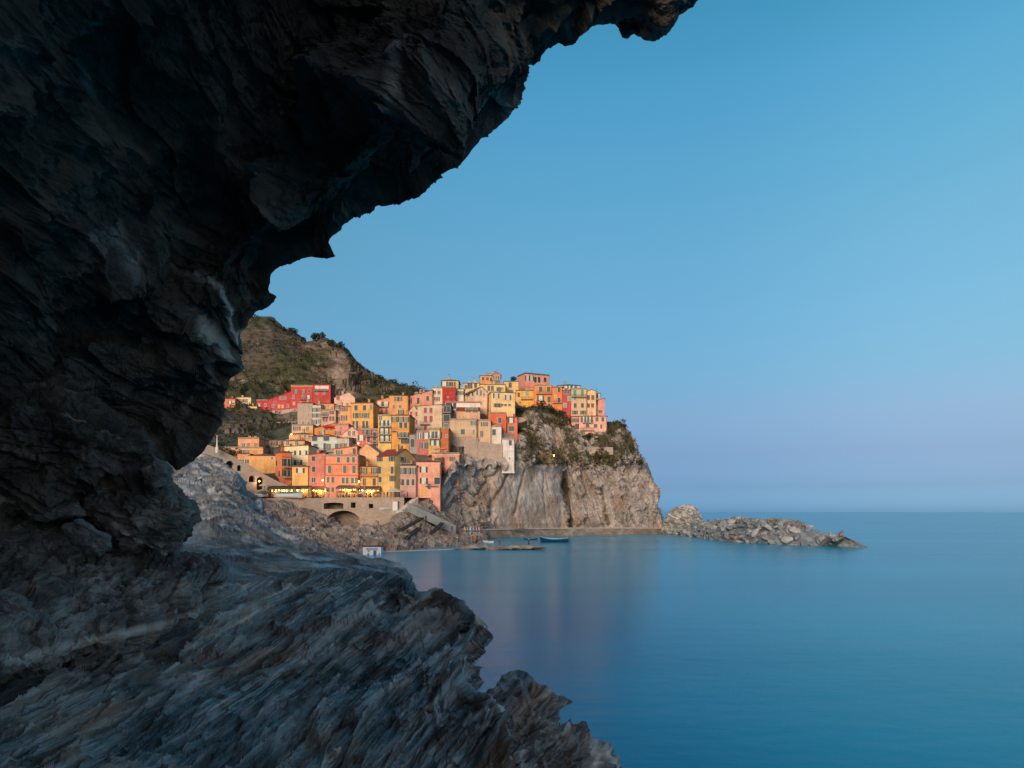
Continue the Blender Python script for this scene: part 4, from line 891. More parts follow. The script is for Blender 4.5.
house('coral red house with black balconies between pink and amber houses', 357.8,378,430,453,207.5,(214,92,84), -2,9, wins=[([365.5,369],429.5+2.5,'s',(.8,1.4)),(361.3,437.8,'c',(1.,1.6)),(368.5,438.5,'g',(.9,2.2)),(374.6,436.5,'g',(1.,2.6)),(368.5,445,'l',(.9,1.2)),(374.8,445.5,'g',(1.,2.4))], shut=(.025,.04,.04), balc=[(365,378,436.6-.2),(371,378,444)])
house('pale yellow tenement with white windows left of the amber tower', 378,391.8,416,452,207,(232,188,118), 0,9, wins=[([380.5],418,'o'),([382.5,386.2,391],423,'c',(.8,1.6)),([382,386.5],431,'c',(.8,1.7)),([382,387],438.3,'c',(.8,1.7))], shut=DGREEN, balc=[(379,391,427),(379,391,434.5),(379,391,442)])
house('tall amber house with many dark windows in the middle of the village', 391.6,409.6,415,453,205.5,(230,150,36), -2,9, wins=[([394.5,400.8,405.8],419.5,'s',(.8,1.6)),([400.8,405.6],425.3,'g',(.9,1.7)),([399.5,403,406.4],434.7,'s',(.6,1.5)),([402.2,405,407.8],441.3,'g',(.8,1.5))], shut=(.03,.035,.035), balc=[(398,408,438),(391.8,396,431)])
house('shaded grey house in the gap right of the tall amber house', 409.4,417,434,452,204.5,(150,150,158), 0,7, wins=[(412.5,443,'g',(1.2,2.4))], shut=(.03,.05,.06))  # shadow of the gap is put into the grey wall colour
house('magenta pink house with pale windows above the rooftop terrace', 416.6,430.2,432,454,203.5,(206,96,106), 2,9, wins=[([418.4,420.5],436,'c',(.8,1.8)),([426.3],436,'c',(.9,1.8)),([422.5,425,428],445.5,'s',(.8,2.))], shut=GREY, fd=.6)
house('olive yellow house with white windows and a balcony', 428.6,439.8,429.5,453,202.5,(216,168,74), 0,8, wins=[([431.3,434.5,438],434.8,'c',(.8,2.)),([433,437],443,'c',(.9,1.6))], shut=(.05,.07,.07), balc=[(429,439,439)], fd=.6)
house('terracotta brown house with a blank rounded front', 439.6,449,428.8,453,203,(196,108,66), 0,8, rc=M_FLAT, wins=[(446.8,436,'o',(.5,.8))], fd=.6)
house('narrow shaded grey house beside the stone tower', 442.8,451,405,434,213,(120,116,122), 0,7, wins=[([445,448.5],409,'g',(1.,1.8)),([445,448.2],418,'g',(1.,2.)),(446,426,'o',(1.2,1.4))], shut=(.02,.03,.035), balc=[(442.8,450.5,413)])  # dark grey wall colour stands in for the shadow on this house
house('large beige stone house with a rounded left end on the cliff', 449.6,477,420,443,212,(206,168,150), -4,11, wins=[([462.8],431.8,'g',(1.3,1.6)),([473.5],423,'s',(.8,1.4)),([473.6],432.3,'o',(.6,1.6))], shut=(.05,.1,.085), bands=[(437.2,srgb(176,140,124))], chim=1)
house('beige stone wing with two brown windows right of the rounded house', 477.2,490.6,420.8,443,212.6,(212,168,146), -2,9, wins=[(484.2,424.2,'s',(1.,1.3)),(481.8,434,'o',(1.,1.9))], shut=(.12,.09,.08))
house('small white house with one dark green window on the stone wall', 490.8,501.3,426.8,446,213.5,(222,208,208), -2,7, wins=[(494,432.2,'g',(1.1,1.8))], shut=(.03,.07,.07), rc=M_FLAT)
house('tall narrow lavender white house on the edge of the cliff', 502,514.6,439.5,463.5,212,(220,208,218), 0,6, wins=[(510.3,442.8,'g',(.9,1.6)),(509.5,458.3,'o',(.35,.5))], shut=(.06,.07,.1), fd=3)
# --- third row
house('tall pinkish stone house with a bare left side above the grey houses', 297.5,313.4,402.8,428,241,(214,164,140), 3,9, wallmat=M_STW2, wins=[([308.5,311.3],406.5,'o',(.5,.7)),([308.5],414,'o',(.5,.7)),([309,303],422.7,'o',(.7,1.))])
house('white grey house with a column of navy windows', 312.8,321.4,405,427,238.5,(206,200,198), 0,8, wins=[([314.5,319.3],409.8,'s',(.8,1.4)),([314.5,319.3],415.5,'s',(.8,1.4)),([314.3],422,'s'),(319.5,421.3,'o')], shut=BLUE, roof='shed', yr=403)
house('grey pink house with brown shutters under an orange attic', 321.2,335.6,411,428,236.5,(212,168,160), 0,8, wins=[([324,326.3],414,'s',(.7,1.4)),([330.5,333],412.5,'g',(.8,1.3)),([323.8,326.5],419.5,'g',(.8,1.6)),([330.3,333.2],418.5,'g',(.8,1.6))], shut=(.22,.06,.05), balc=[(322,328,417)])
house('orange attic block with one tiny window', 320,334,403.8,414,241,(228,156,96), 2,7, roof='shed', yr=402.4, wins=[(328.3,406,'o',(.6,.7))])
house('pale rose house with a slanted gable and one red window', 334.3,354.8,398,411,245,(230,178,174), 2,8, roof='front', yr=392.3, gfront=.72, rc=M_FLAT, wins=[(338,398,'g',(1.1,1.4),(.4,.03,.03)),(337,405.5,'o',(.7,1.2))])
house('narrow mauve house with brown windows beside the peach one', 334.8,343,405.8,427,238.2,(210,164,162), 0,7, wins=[(337.2,405+2,'s',(.8,1.3)),([336.8],412,'s',(.8,1.3)),([337.5,340],419,'g',(.7,1.5))], shut=(.1,.05,.06))
house('peach orange house with dark brown windows left of the bright orange house', 340,351.4,406.6,427,236,(234,160,112), 0,8, roof='shed', yr=405.3, wins=[([342.3,345],409.2,'s',(.8,1.4)),(344,418,'s',(1.,1.8))], shut=(.14,.05,.04))
house('bright orange house with green shutters and a curved right end', 351.2,373.6,402.8,434,228.5,(240,164,66), -2,9, roof='hip', yr=400.4, wins=[([356,364.5],407.8,'g',(1.1,1.7)),([371],407,'o',(.9,1.5)),([355.5,358,364.2,366.8],415.5,'s',(.75,1.7)),([353.5,357,363.5,367],424.5,'g',(.8,2.4))], shut=(.025,.06,.045), balc=[(352,369,429)], chim=1)
house('salmon house with attic dormers left of the orange house', 376.8,389.8,400.6,418,241,(224,142,112), -2,8, roof='slope', yr=397.5, wins=[([379.3,386],404,'c',(1.2,1.6)),([381.5,386.5],411,'g',(.8,2.))], shut=(.2,.06,.04), balc=[(377,388,407)])
house('orange house with four small dark windows below the ridge', 389.4,408.3,395.6,417,237,(230,154,92), 0,8, roof='shed', yr=393.3, wins=[([396.8,399.8],399,'s',(.7,1.5)),([394,400.2],406.5,'o',(.9,1.2)),([401],412,'s')], shut=DGREEN, chim=1)
house('rose house with three dark windows and a pale gable', 407.3,432.4,397,409,239,(226,140,132), 0,9, roof='slope', yr=390.4, rc=M_TILE, wins=[([409.2],401,'s',(.8,1.8)),(418.2,400.8,'g',(.9,2.2)),(427.6,398.4,'g',(.9,1.6)),([416.5,421],393.5,'o',(.9,.8))], shut=DGREEN, chim=2)
house('tall grey pink house with crimson shutters in the middle of the village', 417.5,442.6,406.5,436,220.5,(220,186,176), 2,10, roof='slope', yr=404.4, wins=[([425.3,430.9],410.3,'g',(1.,1.7)),([425.5,431],418.8,'g',(1.,1.9)),([425.3],428,'g',(1.,1.6))], shut=(.32,.045,.055), balc=[(420,430,424.3)])
house('grey pink house with an orange gable and small crimson shutters', 409,418,411.5,437,221.5,(214,178,172), 0,9, roof='front', yr=405.2, wins=[([411,416.8],414,'g',(.8,1.5)),([411,416.8],422,'g',(.8,1.5)),([411,418],430.2,'g',(.8,1.5))], shut=(.32,.045,.055))
house('white house with a terrace beside the crimson block', 432.6,443,388,407,240.5,(226,206,206), 0,8, wins=[([434.5,439],392.5,'o',(1.,1.2)),(437,399,'s',(.9,1.3))], shut=GREY)
house('crimson block under the yellow rooftop house', 442.3,455.6,387.5,402,236,(178,44,40), 3,8, wins=[(448,397,'o',(.5,.5))], rc=M_FLAT)
house('yellow rooftop house with two pale windows over the crimson block', 441.5,458.5,380.5,391,247,(228,178,108), 0,8, roof='hip', yr=377.8, rc=M_TILE, wins=[([444.3,449.8,452],384.3,'c',(1.2,1.8))], shut=OLIVE, chim=1)
house('small white house between the crimson block and the pink gable', 455.4,463.6,389,404,239,(224,210,208), 0,7, wins=[([458,461.5],393,'s',(.7,1.3))], shut=GREY, roof='shed', yr=387.4)
house('cream house with wide dark windows on the skyline', 463.2,480,383.3,393,251,(232,192,140), 2,8, roof='shed', yr=381, rc=M_TILE, wins=[(470,386,'o',(1.8,1.9)),(475.5,385.4,'g',(1.,1.9)),(466,387,'o',(1.,1.5))], shut=BROWN, chim=1)
house('pale pink gabled house with a mint window in the upper village', 475,487.4,391.5,412,232,(238,196,184), 26,9, xl=462.3, roof='front', yr=386.8, rc=M_TILE, wins=[(479,392.8,'c',(.8,1.6)),(484,394.5,'o',(.4,1.)),(481,403,'o',(.5,.7))], swins=[([464.5],395,'o',(.7,1.4)),([468.2],394.3,'s',(1.2,1.4)),([472.9],393.3,'g',(1.,1.6))], shut=(.07,.07,.06))
house('white house with a red cornice line above the stone house', 445.3,480.5,402.8,421,221,(232,218,216), 3,9, wins=[([447.5,450.5,454.6],405.8,'g',(1.,1.9)),([448,452],412,'o',(1.,1.5))], shut=(.02,.045,.05), bands=[(402.2,srgb(196,70,50))], rc=M_FLAT)
house('low pink house with a red roof and two wide green windows', 456.5,479.8,410.8,423,217,(226,164,150), 2,7, roof='side', yr=406, rc=M_TILER, wins=[([468.2,475],410.8-.6,'g',(1.7,1.4)),([463,466],415.8,'l',(.7,.9))], shut=(.08,.14,.13))
house('orange house with a red parapet on the highest point of the skyline', 480,495.5,375.8,389,259,(232,148,74), 4,8, roof='shed', yr=373.8, rc=M_TILER, wins=[([483,487.5],378.8,'o',(.9,1.3)),([491],379.5,'g')], shut=BROWN, chim=1)
house('pinkish red end house with dark windows on the skyline', 492.6,500.6,374.8,389,257,(222,110,88), 2,8, roof='front', yr=372.6, rc=M_TILER, wins=[([493.8,496.3,498.6],377.4,'o',(.6,1.5)),([494.5,498],381.5,'s',(.7,1.3))])
house('cream upper house with grey shutters under the skyline', 480.2,505.3,384.3,396,249,(236,196,138), 3,8, roof='hip', yr=382.4, rc=M_TILE, wins=[([488.8,492.3],388.3,'g',(1.,1.9)),([498,500.8],389.5,'g',(1.1,1.6))], shut=(.1,.11,.1))
house('large peach house with open grey shutters in the upper village', 491.2,515.4,392.3,422,230,(246,200,148), -1,9, xl=487.6, yaw=8 if False else 12, roof='hip', yr=390.6, rc=M_TILE, wins=[([496.2],395.8,'c',(1.,1.7)),([508],397.5,'c',(1.,1.7)),([496.3,499],405.3,'s',(.8,1.3)),([502.2,505.5,509.5],405,'o',(.8,.6))], shut=(.1,.11,.1)) if False else house('large peach house with open grey shutters in the upper village', 491.2,515.4,392.3,422,230,(246,200,148), 12,9, xl=487.6, roof='hip', yr=390.6, rc=M_TILE, wins=[([496.2],395.8,'c',(1.,1.7)),([508],397.5,'c',(1.,1.7)),([496.3,499],405.3,'s',(.8,1.3)),([502.2,505.5,509.5],405,'o',(.8,.6))], shut=(.1,.11,.1))
house('tan house with a terrace tree beside the pink skyline house', 504,518.4,381.5,397,253,(230,180,122), 2,8, wins=[(510.2,385,'o',(1.1,2.)),(510.5,391.5,'s',(1.,1.2))], shut=GREY, roof='shed', yr=379.5)
house('red orange house with a green arched window under the large peach house', 488.2,506.2,413.5,428,219.5,(222,88,46), 0,8, rc=M_FLAT, wins=[(499.8,420.3,'g',(1.1,1.8))], shut=(.05,.07,.05))
house('bright orange house with open brown shutters and a green doorway', 506.8,517.4,417,434,221,(230,96,50), 0,7, wins=[(511.2,420.3,'c',(1.,1.6)),(511.4,428.6,'g',(1.9,1.6),(.03,.1,.1))], shut=(.05,.05,.03))
# --- headland row
house('tall pink house with a flat roof at the head of the orange row', 525.3,549.4,374.8,394,266,(232,146,134), 25,9, xl=517.3, wins=[([527.5,531.5],378.2,'c',(.9,1.9)),([535.2,539],379.8,'g',(1.1,2.2)),([544.9],379.8,'g',(1.1,1.8))], shut=(.05,.045,.05), rc=M_SLATE, bands=[(387.6,srgb(214,110,90))])
house('golden yellow house with a pale balcony left of the orange houses', 516.8,534.4,390.2,410,252.5,(242,168,46), 0,8, wins=[(527,392.8,'g',(1.3,2.),MINT),(518.7,394.8,'g',(.9,1.6)),(520,402.5,'o',(.8,.6))], shut=OLIVE, balc=[(521,533,399.3)], fd=6)
house('vivid orange house with white and green windows on the headland', 534.2,552.2,385.6,411,250.6,(240,132,44), -2,8, wins=[([540.6,548.6],389.2,'g',(1.2,1.9)),(540.6,398.5,'c',(1.2,2.)),(549,399.5,'g',(1.2,2.2)),(549,405.5,'o')], shut=(.03,.08,.05), balc=[(536,552,394)], fd=7)
house('deep orange house with a balcony next to the crimson house', 552,562.7,387,413,250,(238,124,42), 0,8, wins=[(559,390,'g',(1.,1.6)),(559,400.3,'g',(1.,2.)),(555.5,396.5,'l',(.8,1.))], shut=(.05,.055,.06), balc=[(552.5,561.5,403)], fd=7)
house('narrow crimson house with mint round window on the headland', 562.5,571.4,390,414.5,249.6,(204,40,58), 0,8, wins=[([565.5,568.5],392.3,'o',(.9,1.3)),(569.3,398.5,'g',(1.1,1.7),MINT),(565,405.3,'g',(1.2,1.5),MINT)], fd=7)
house('grey top house with a dark slate roof behind the crimson house', 558,579.8,385.3,394,259,(196,182,172), 0,8, roof='hip', yr=382.3, rc=M_SLATE, wins=[([566,570,573],387.2,'c',(.9,1.1)),(576,387.5,'g',(.8,1.5),TEAL)])
house('beige house with bright green shutters on the headland', 571.3,586.8,389.3,418,249.2,(218,176,152), 2,8, wins=[([574.9,582.3],392.5,'g',(1.1,2.),(.03,.3,.2)),([574.9],397.5,'g',(1.,1.6),(.03,.3,.2)),([575.2,582.4],405.5,'g',(1.,1.6)),([575,583],412.5,'s',(.9,1.4))], shut=(.05,.08,.07), bands=[(396.3,srgb(190,140,120))], balc=[(571.5,586,397)], fd=6)
house('peach cream house with brown arched windows near the end of the headland', 586.6,596.4,391.6,419,250.4,(238,192,154), 3,8, wins=[([588,592.8],397.5,'g',(1.1,1.7)),([588,592.5],405.5,'g',(1.1,1.5))], shut=(.2,.07,.04), roof='front', yr=389.8, rc=M_TILE, fd=6)
house('narrow white house with tall dark windows at the headland end', 595.4,600.6,393.5,413,254.5,(226,214,208), 0,6, wins=[([596.5],396,'g',(.9,1.8)),([596,598.5],402,'g',(.7,1.8))], shut=(.06,.05,.06), roof='shed', yr=391.4, rc=M_SLATE, fd=6)
house('last pink house at the seaward end of the headland row', 597.8,604.6,400.3,418,252.5,(230,142,150), -4,7, roof='slope', yr=398.5, wins=[(599.8,411.5,'o',(1.4,1.))], fd=6)
house('pink house with a white bay jutting from the headland cliff', 579,607,416,438,242,(238,168,166), -2,8, xl=571.3 if False else None, roof='hip', yr=414, rc=M_TILE, wins=[([585,588.5],419.5,'c',(1.4,2.)),([597,602.8],419.3,'g',(1.,1.5)),([587.5,595.5],425.8,'g',(1.3,1.3)),([601.2],426.5,'o',(.7,1.4)),([582,597,603],433.5,'s',(.8,1.4))], shut=(.12,.08,.07), balc=[(582.5,593,422.8),(580,594,430.5)], fd=4)
house('small coral house joined to the left of the pink bay house', 571.4,579.2,416.5,437,242.5,(236,140,122), 0,7, wins=[([574,578],420.3,'s',(.7,1.4)),(577.3,426.5,'o',(1.3,2.)),(574,427,'g',(.6,1.3))], shut=(.14,.06,.05), fd=4)
# ------------------------------------------------------------------ ground under the village
pts = np.array(PLATE)
pts = np.vstack([pts, [tuple(P(px, py, d)) for px, py, d in ((215,460,170),(235,475,178),(260,492,184),(300,497,184),(340,497.2,186),(380,497.2,186),(412,497.2,187),(430,492,193),(445,478,205),(460,462,213),(480,450,221),(505,436,232),(530,408,250),(545,410,250),(560,412,250),(575,430,246),(600,433,246),(612,428,250),(625,436,256),(620,432,275),(590,410,290),(560,405,290),(530,400,300),(500,400,300),(460,405,300),(420,410,300),(380,415,300),(340,425,300),(300,430,290),(260,432,290))]])
gx, gy = np.meshgrid(np.linspace(-112, 46, 240), np.linspace(170, 300, 190))
zz = np.zeros(gx.shape); ww = np.zeros(gx.shape)
for x, y, z in pts:
    w_ = 1/(((gx-x)**2+(gy-y)**2)+6)**1.7; zz += w_*z; ww += w_
zz = zz/ww-.25+fbm(np.stack([gx, gy, gx*0], -1).reshape(-1,3)*.2, 4, 501).reshape(gx.shape)*.5
V = np.stack([gx, gy, zz], -1)
px_ = CX+gx/gy*F
veg = .55+0*gx
M_GROUND = rock_mat('village_ground', [(.06,.045,.035), (.14,.105,.08), (.2,.155,.125), (.3,.24,.2)], s=.3, stretch=(1,1,3), rust=(.2,.1,.05), rustamt=.4, bumpd=.2, moss=((.02,.028,.012), (.042,.048,.02), (.09,.065,.035)))
# nothing of it juts out beyond the front of the cliff or the piazza edge
cl = V.copy()
frontY = np.interp(px_, [150,196,225,250,275,300,325,415,430,440,455,470,490,502,520,530,545,575,607,620,640], [172,175,179,183,187,190.5,190,189,192,198,207,213,217,220,232,238,240,243,244,247,256])
cut = gy < frontY
cl[..., 2] = np.where(cut, np.minimum(cl[..., 2]-(frontY-gy)*6-1, -3), cl[..., 2])
rim = np.interp(px_, [590,606,620,632], [99,40,34,28]); cl[..., 2] = np.where(px_ > 600, np.minimum(cl[..., 2], rim), cl[..., 2])
cl[..., 2] = np.where(px_ > 632, np.minimum(cl[..., 2], 5), cl[..., 2])
tag(link('village_slope', grid_mesh('village_slope', cl, attrs={'veg': veg}), M_GROUND), 'steep ground the houses are terraced into', 'slope', kind='structure')
rr_, cc_ = np.indices(px_.shape); PY_ = HY-(cl[...,2]-CH)/gy*F
scrub('village_greenery', cl, (~cut) & (px_ < 606) & (gy > frontY+1) & (gy < 262) & (px_ > 515), 150, .5, 1.2, M_LEAF, 'bushes between the headland houses and the cliff', 15, 14)
scrub('terrace_greenery', cl, (~cut) & (px_ > 215) & (px_ < 300) & (gy > 210), 260, .5, 1.2, M_LEAF, 'bushes on the bank above the arched road', 16, 14)
# ------------------------------------------------------------------ walls, bridge, piazza
def holed_wall(name, A, B, top, bot, th, mat, label, cat, holes=(), step=.14, back=3., kind=None, group=None, backmat=None):
    """A,B: world points of the front face ends; top/bot: functions of the distance s; holes: (s0,s1,z0,z1,arch)"""
    A = Vector(A); B = Vector(B); d = (B-A); d.z = 0; L = d.length; a = math.atan2(d.y, d.x)
    mb = MB(); n = max(2, int(L/step)); xs = [L*i/n for i in range(n+1)]
    for i in range(n):
        x0, x1 = xs[i], xs[i+1]; xm = (x0+x1)/2; iv = [(bot(x0), bot(x1), top(x0), top(x1))]
        cuts = []
        for (s0, s1, z0, z1, arch) in holes:
            if s0 < xm < s1:
                def tz(x):
                    if not arch: return z1
                    u = min(1, abs((x-(s0+s1)/2)/((s1-s0)/2))); return (z1-arch)+arch*math.sqrt(max(0, 1-u*u))
                cuts.append((z0, tz(x0), tz(x1)))
        cuts.sort(); lo = (bot(x0), bot(x1))
        for (z0, t0, t1) in cuts:
            if z0 > max(lo): mb.poly([(x0,0,lo[0]),(x1,0,lo[1]),(x1,0,z0),(x0,0,z0)]); mb.poly([(x0,0,z0),(x1,0,z0),(x1,back,z0),(x0,back,z0)])
            mb.poly([(x0,0,t0),(x0,back,t0),(x1,back,t1),(x1,0,t1)]); mb.poly([(x0,back,z0 if z0 > max(lo) else lo[0]),(x1,back,z0 if z0 > max(lo) else lo[1]),(x1,back,t1),(x0,back,t0)], 1)
            lo = (t0, t1)
        mb.poly([(x0,0,lo[0]),(x1,0,lo[1]),(x1,0,top(x1)),(x0,0,top(x0))])
        mb.poly([(x0,0,top(x0)),(x1,0,top(x1)),(x1,th,top(x1)),(x0,th,top(x0))])
        mb.poly([(x0,th,top(x0)),(x1,th,top(x1)),(x1,th,top(x1)-.8),(x0,th,top(x0)-.8)])
    for (s0, s1, z0, z1, arch) in holes:       # jambs
        zt = z1-(arch or 0)
        for s in (s0, s1): mb.poly([(s,0,z0),(s,back,z0),(s,back,zt),(s,0,zt)])
    for x in (0, L): mb.poly([(x,0,bot(x)),(x,th,bot(x)),(x,th,top(x)),(x,0,top(x))])
    o = mb.build(name, [mat, backmat or mat], loc=(A.x, A.y, 0), fix=False); o.rotation_euler = (0,0,a)
    return tag(o, label, cat, group, kind)
def lin(*pts):
    xs = [p[0] for p in pts]; ys = [p[1] for p in pts]; return lambda s: float(np.interp(s, xs, ys))
ZP = 11.85                                     # height of the piazza
A = P(322, 497, 180.5); B = P(404, 497, 180.5); kx = 180.5/F
S = lambda px: (px-322)*kx; Z = lambda py: CH+(HY-py)*kx
holed_wall('stone_bridge', A, B, lin((0, ZP+.02), (22, ZP+.02)), lin((0, 3.2), (22, 4)), 1.2, M_STW, 'stone bridge wall with a low arch carrying the piazza', 'bridge',
   [(S(323.6), S(343.2), Z(509), Z(502.6), .35), (S(351), S(355.4), Z(507.8), Z(502.4), 0), (S(368.6), S(373), Z(508.2), Z(503.8), 0), (S(326.5), S(360), Z(528), Z(510.6), 2.9)], back=4.5, backmat=M_HARB)
A2 = P(256, 497, 174); 
holed_wall('sea_wall', A2, A, lin((0, ZP-.3), (30, ZP-.01)), lin((0, 5), (30, 4)), 1.2, M_STW, 'rough rubble sea wall left of the bridge under the covered boat', 'wall')
mb = MB(); mb.poly([(A2.x, A2.y+.3, ZP-.1), (A.x, A.y+.3, ZP), (B.x, B.y+.3, ZP), (P(418,497,184).x, 184, ZP), (P(442,497,192).x, 192, ZP), (P(442,497,204).x, 204, ZP), (P(250,497,204).x, 204, ZP), (P(235,497,180).x, 180, ZP)])
tag(mb.build('piazza', M_CONC), 'paved piazza in front of the lower houses', 'piazza', kind='structure')
# sloping road wall with niches
RA = P(196, 444, 170); RB = P(316, 488, 190); rd = RB-RA; rd.z = 0; rl = rd.length; ru = rd.normalized()
def rs(px):
    dx = (px-CX)/F; return (RA.y*dx-RA.x)/(ru.x-dx*ru.y)
def rz_(px, py): s = rs(px); return CH+(HY-py)*(RA.y+ru.y*s)/F
tp = [(rs(px), rz_(px, py)) for px, py in ((196,441),(210,445.5),(225,452),(237,458.5),(250,465.5),(262,473),(275,480),(290,486.5),(316,489.5))]
hs = []
for (xa, xb, yb, yt) in ((226,234,468,460.8),(237,241.6,471,465),(249,255.2,482,475.5),(256.6,264.2,490,477)):
    s0, s1 = rs(xa), rs(xb); xm = (xa+xb)/2; hs.append((s0, s1, rz_(xm, yb), rz_(xm, yt), min((s1-s0)/2, rz_(xm,yt)-rz_(xm,yb))*.9))
holed_wall('road_wall', RA, RB, lin(*tp), lin((0, 3), (rl, 9)), 3.5, M_STW2, 'long sloping road wall with arched niches above the grey rocks', 'wall', hs, back=1.6, backmat=M_DARK)  # niche backs are near black, their shade put into the colour
def wall_block(name, x0, x1, yt0, yt1, yb, D, mat, label, th=1.5, D2=None, cat='wall', batter=.08):
    D2 = D2 or D; a, b_ = P(x0, yt0, D), P(x1, yt1, D2); za, zb = P(x0, yb, D).z, P(x1, yb, D2).z
    d = b_-a; d.z = 0; L = d.length; ang = math.atan2(d.y, d.x); z0 = min(za, zb)-1.5; mb = MB(); n = max(4, int(L/1.2))
    rg = random.Random(label)
    top = [a.z+(b_.z-a.z)*i/n+rg.uniform(-.12,.12) for i in range(n+1)]
    for i in range(n):
        u0, u1 = L*i/n, L*(i+1)/n; h0, h1 = top[i], top[i+1]
        mb.poly([(u0,-batter*(h0-z0),z0),(u1,-batter*(h1-z0),z0),(u1,0,h1),(u0,0,h0)]); mb.poly([(u0,0,h0),(u1,0,h1),(u1,th,h1),(u0,th,h0)]); mb.poly([(u0,th,h0),(u1,th,h1),(u1,th,z0),(u0,th,z0)])
    for u0, h in ((0, top[0]), (L, top[-1])): mb.poly([(u0,-batter*(h-z0),z0),(u0,0,h),(u0,th,h),(u0,th,z0)])
    o = mb.build(name, mat, loc=(a.x, a.y, 0)); o.rotation_euler = (0,0,ang); return tag(o, label, cat)
wall_block('retaining_wall', 449.3, 478, 438, 438.6, 462, 210.5, M_STW, 'high stone retaining wall under the rounded stone house', D2=211.4)
wall_block('retaining_wall', 478.2, 502.2, 441, 444.5, 461, 210.8, M_STW, 'stone retaining wall under the small white house', D2=211.5)
wall_block('ruined_wall', 500.5, 525, 433, 434, 466, 217, M_STW, 'ruined brown stone wall right of the lavender house', D2=224)
wall_block('terrace_wall', 516, 541, 417, 418.5, 428, 236, M_STW2, 'pale terrace wall under the golden yellow house', D2=238)
wall_block('terrace_wall', 523, 548, 428, 432, 441, 229, M_STW, 'broken lower terrace wall on the brown slope', D2=233)
wall_block('terrace_wall', 571, 608, 435.5, 436.5, 442, 240.5, M_STW2, 'low wall directly under the pink bay house', D2=241)
wall_block('terrace_wall', 580, 613, 446.5, 447, 450, 236.5, M_STW, 'low path wall below the pink bay house', D2=238.5)
wall_block('terrace_wall', 268, 299, 411, 408.5, 416, 308, M_STW2, 'pale stone wall along the foot of the crimson houses')
wall_block('terrace_wall', 240, 297, 424, 421, 428, 284, M_STW, 'long dark terrace wall on the bank under the crimson houses', D2=288)
wall_block('terrace_wall', 222, 296, 433.5, 433, 437, 258, M_STW, 'lowest terrace wall on the bank above the salmon house', D2=262)
# lower platform right of the bridge
a = P(379, 511, 178.5); b_ = P(396, 511, 178.5)
mb = MB(); mb.box(a.x, b_.x, a.y, a.y+3, 3.5, 8.2); mb.box(a.x-.1, b_.x+.1, a.y-.12, a.y+3, 8.2, 8.42, 1)
tag(mb.build('stone_platform', [M_STW, M_CONC2]), 'small dark stone platform below the right end of the bridge', 'platform')
mb = MB()
for i in range(14):
    t = i/13; q = P(396+19*t, 513-15.5*t, 178+6*t); mb.box(q.x-.5, q.x+.9, q.y-.4, q.y+1.8, q.z-2., q.z)
tag(mb.build('stair', M_CONC2), 'pale stair climbing from the platform to the piazza', 'stair')
def railing(name, pts, label, h=1., gap=1.2):
    q = [Vector(p) for p in pts]; mb = MB()
    for a, b_ in zip(q[:-1], q[1:]):
        n = max(1, int((b_-a).length/gap))
        for i in range(n+1):
            c = a+(b_-a)*i/n; mb.bar(c, c+Vector((0,0,h)), .035, n=4)
        for z in (.35, .7, h): mb.bar(a+Vector((0,0,z)), b_+Vector((0,0,z)), .03, n=4)
    return tag(mb.build(name, M_IRON), label, 'railing')
zr = Vector((0,0,ZP))
railing('railing', [(A2.x+1, A2.y+.6, ZP), (A.x, A.y+.5, ZP), (B.x, B.y+.5, ZP)], 'thin iron railing along the front of the piazza')
railing('railing', [P(482,528.5,203.5), P(520,526.8,217.5), P(555,526.3,228.5), P(610,526.2,240)], 'thin railing along the walkway at the foot of the cliff')
railing('railing', [P(572,446.5,235), P(590,446.8,235.6), P(613,446.5,238)], 'fence on the cliff path under the pink bay house', 1.1, 1.)
# slipway
q0, q1 = P(413, 505, 174), P(456, 525.5, 181); d = q1-q0; f_ = Vector((d.x, d.y, 0)).normalized(); sd_ = Vector((-f_.y, f_.x, 0))
if sd_.y < 0: sd_ = -sd_
mb = MB(); wv = sd_*3.4+Vector((0,0,.9)); dn = Vector((0,0,-2.4))
mb.poly([q0, q1, q1+wv, q0+wv]); mb.poly([q0+dn, q1+dn, q1, q0]); mb.poly([q1+dn, q1+wv+dn, q1+wv, q1]); mb.poly([q0, q0+wv, q0+wv+dn, q0+dn])
tag(mb.build('slipway', plain_mat('blue_grey_concrete', (.27,.29,.3), .8, .35, .5)), 'blue grey concrete boat ramp sloping to the harbour', 'slipway', kind='structure')
M_TIMB = plain_mat('dark_timber', (.05,.04,.035), .8, .4)
for (xa, ya, da, xb, yb, db, lb) in ((441,525,177,424,541,159,'longest dark skid beam running down to the water'),(418,530,167,404,541,150,'short dark skid beam on the left rocks'),(421,520,170,398,533,156,'dark skid beam below the head of the slipway')):
    a, b_ = P(xa,ya,da), P(xb,yb,db); mb = MB(); o_ = Vector((.6,.3,0))
    mb.bar(a+Vector((0,0,.5)), b_+Vector((0,0,.5)), .28, n=4); mb.bar(a+o_+Vector((0,0,.5)), b_+o_+Vector((0,0,.5)), .28, n=4)
    for i in range(7): c = a+(b_-a)*(i+.5)/7+Vector((0,0,.3)); mb.bar(c-o_*.4, c+o_*1.4, .12, n=4)
    tag(mb.build('skid_beam', M_TIMB), lb, 'beam', 'skid beams')

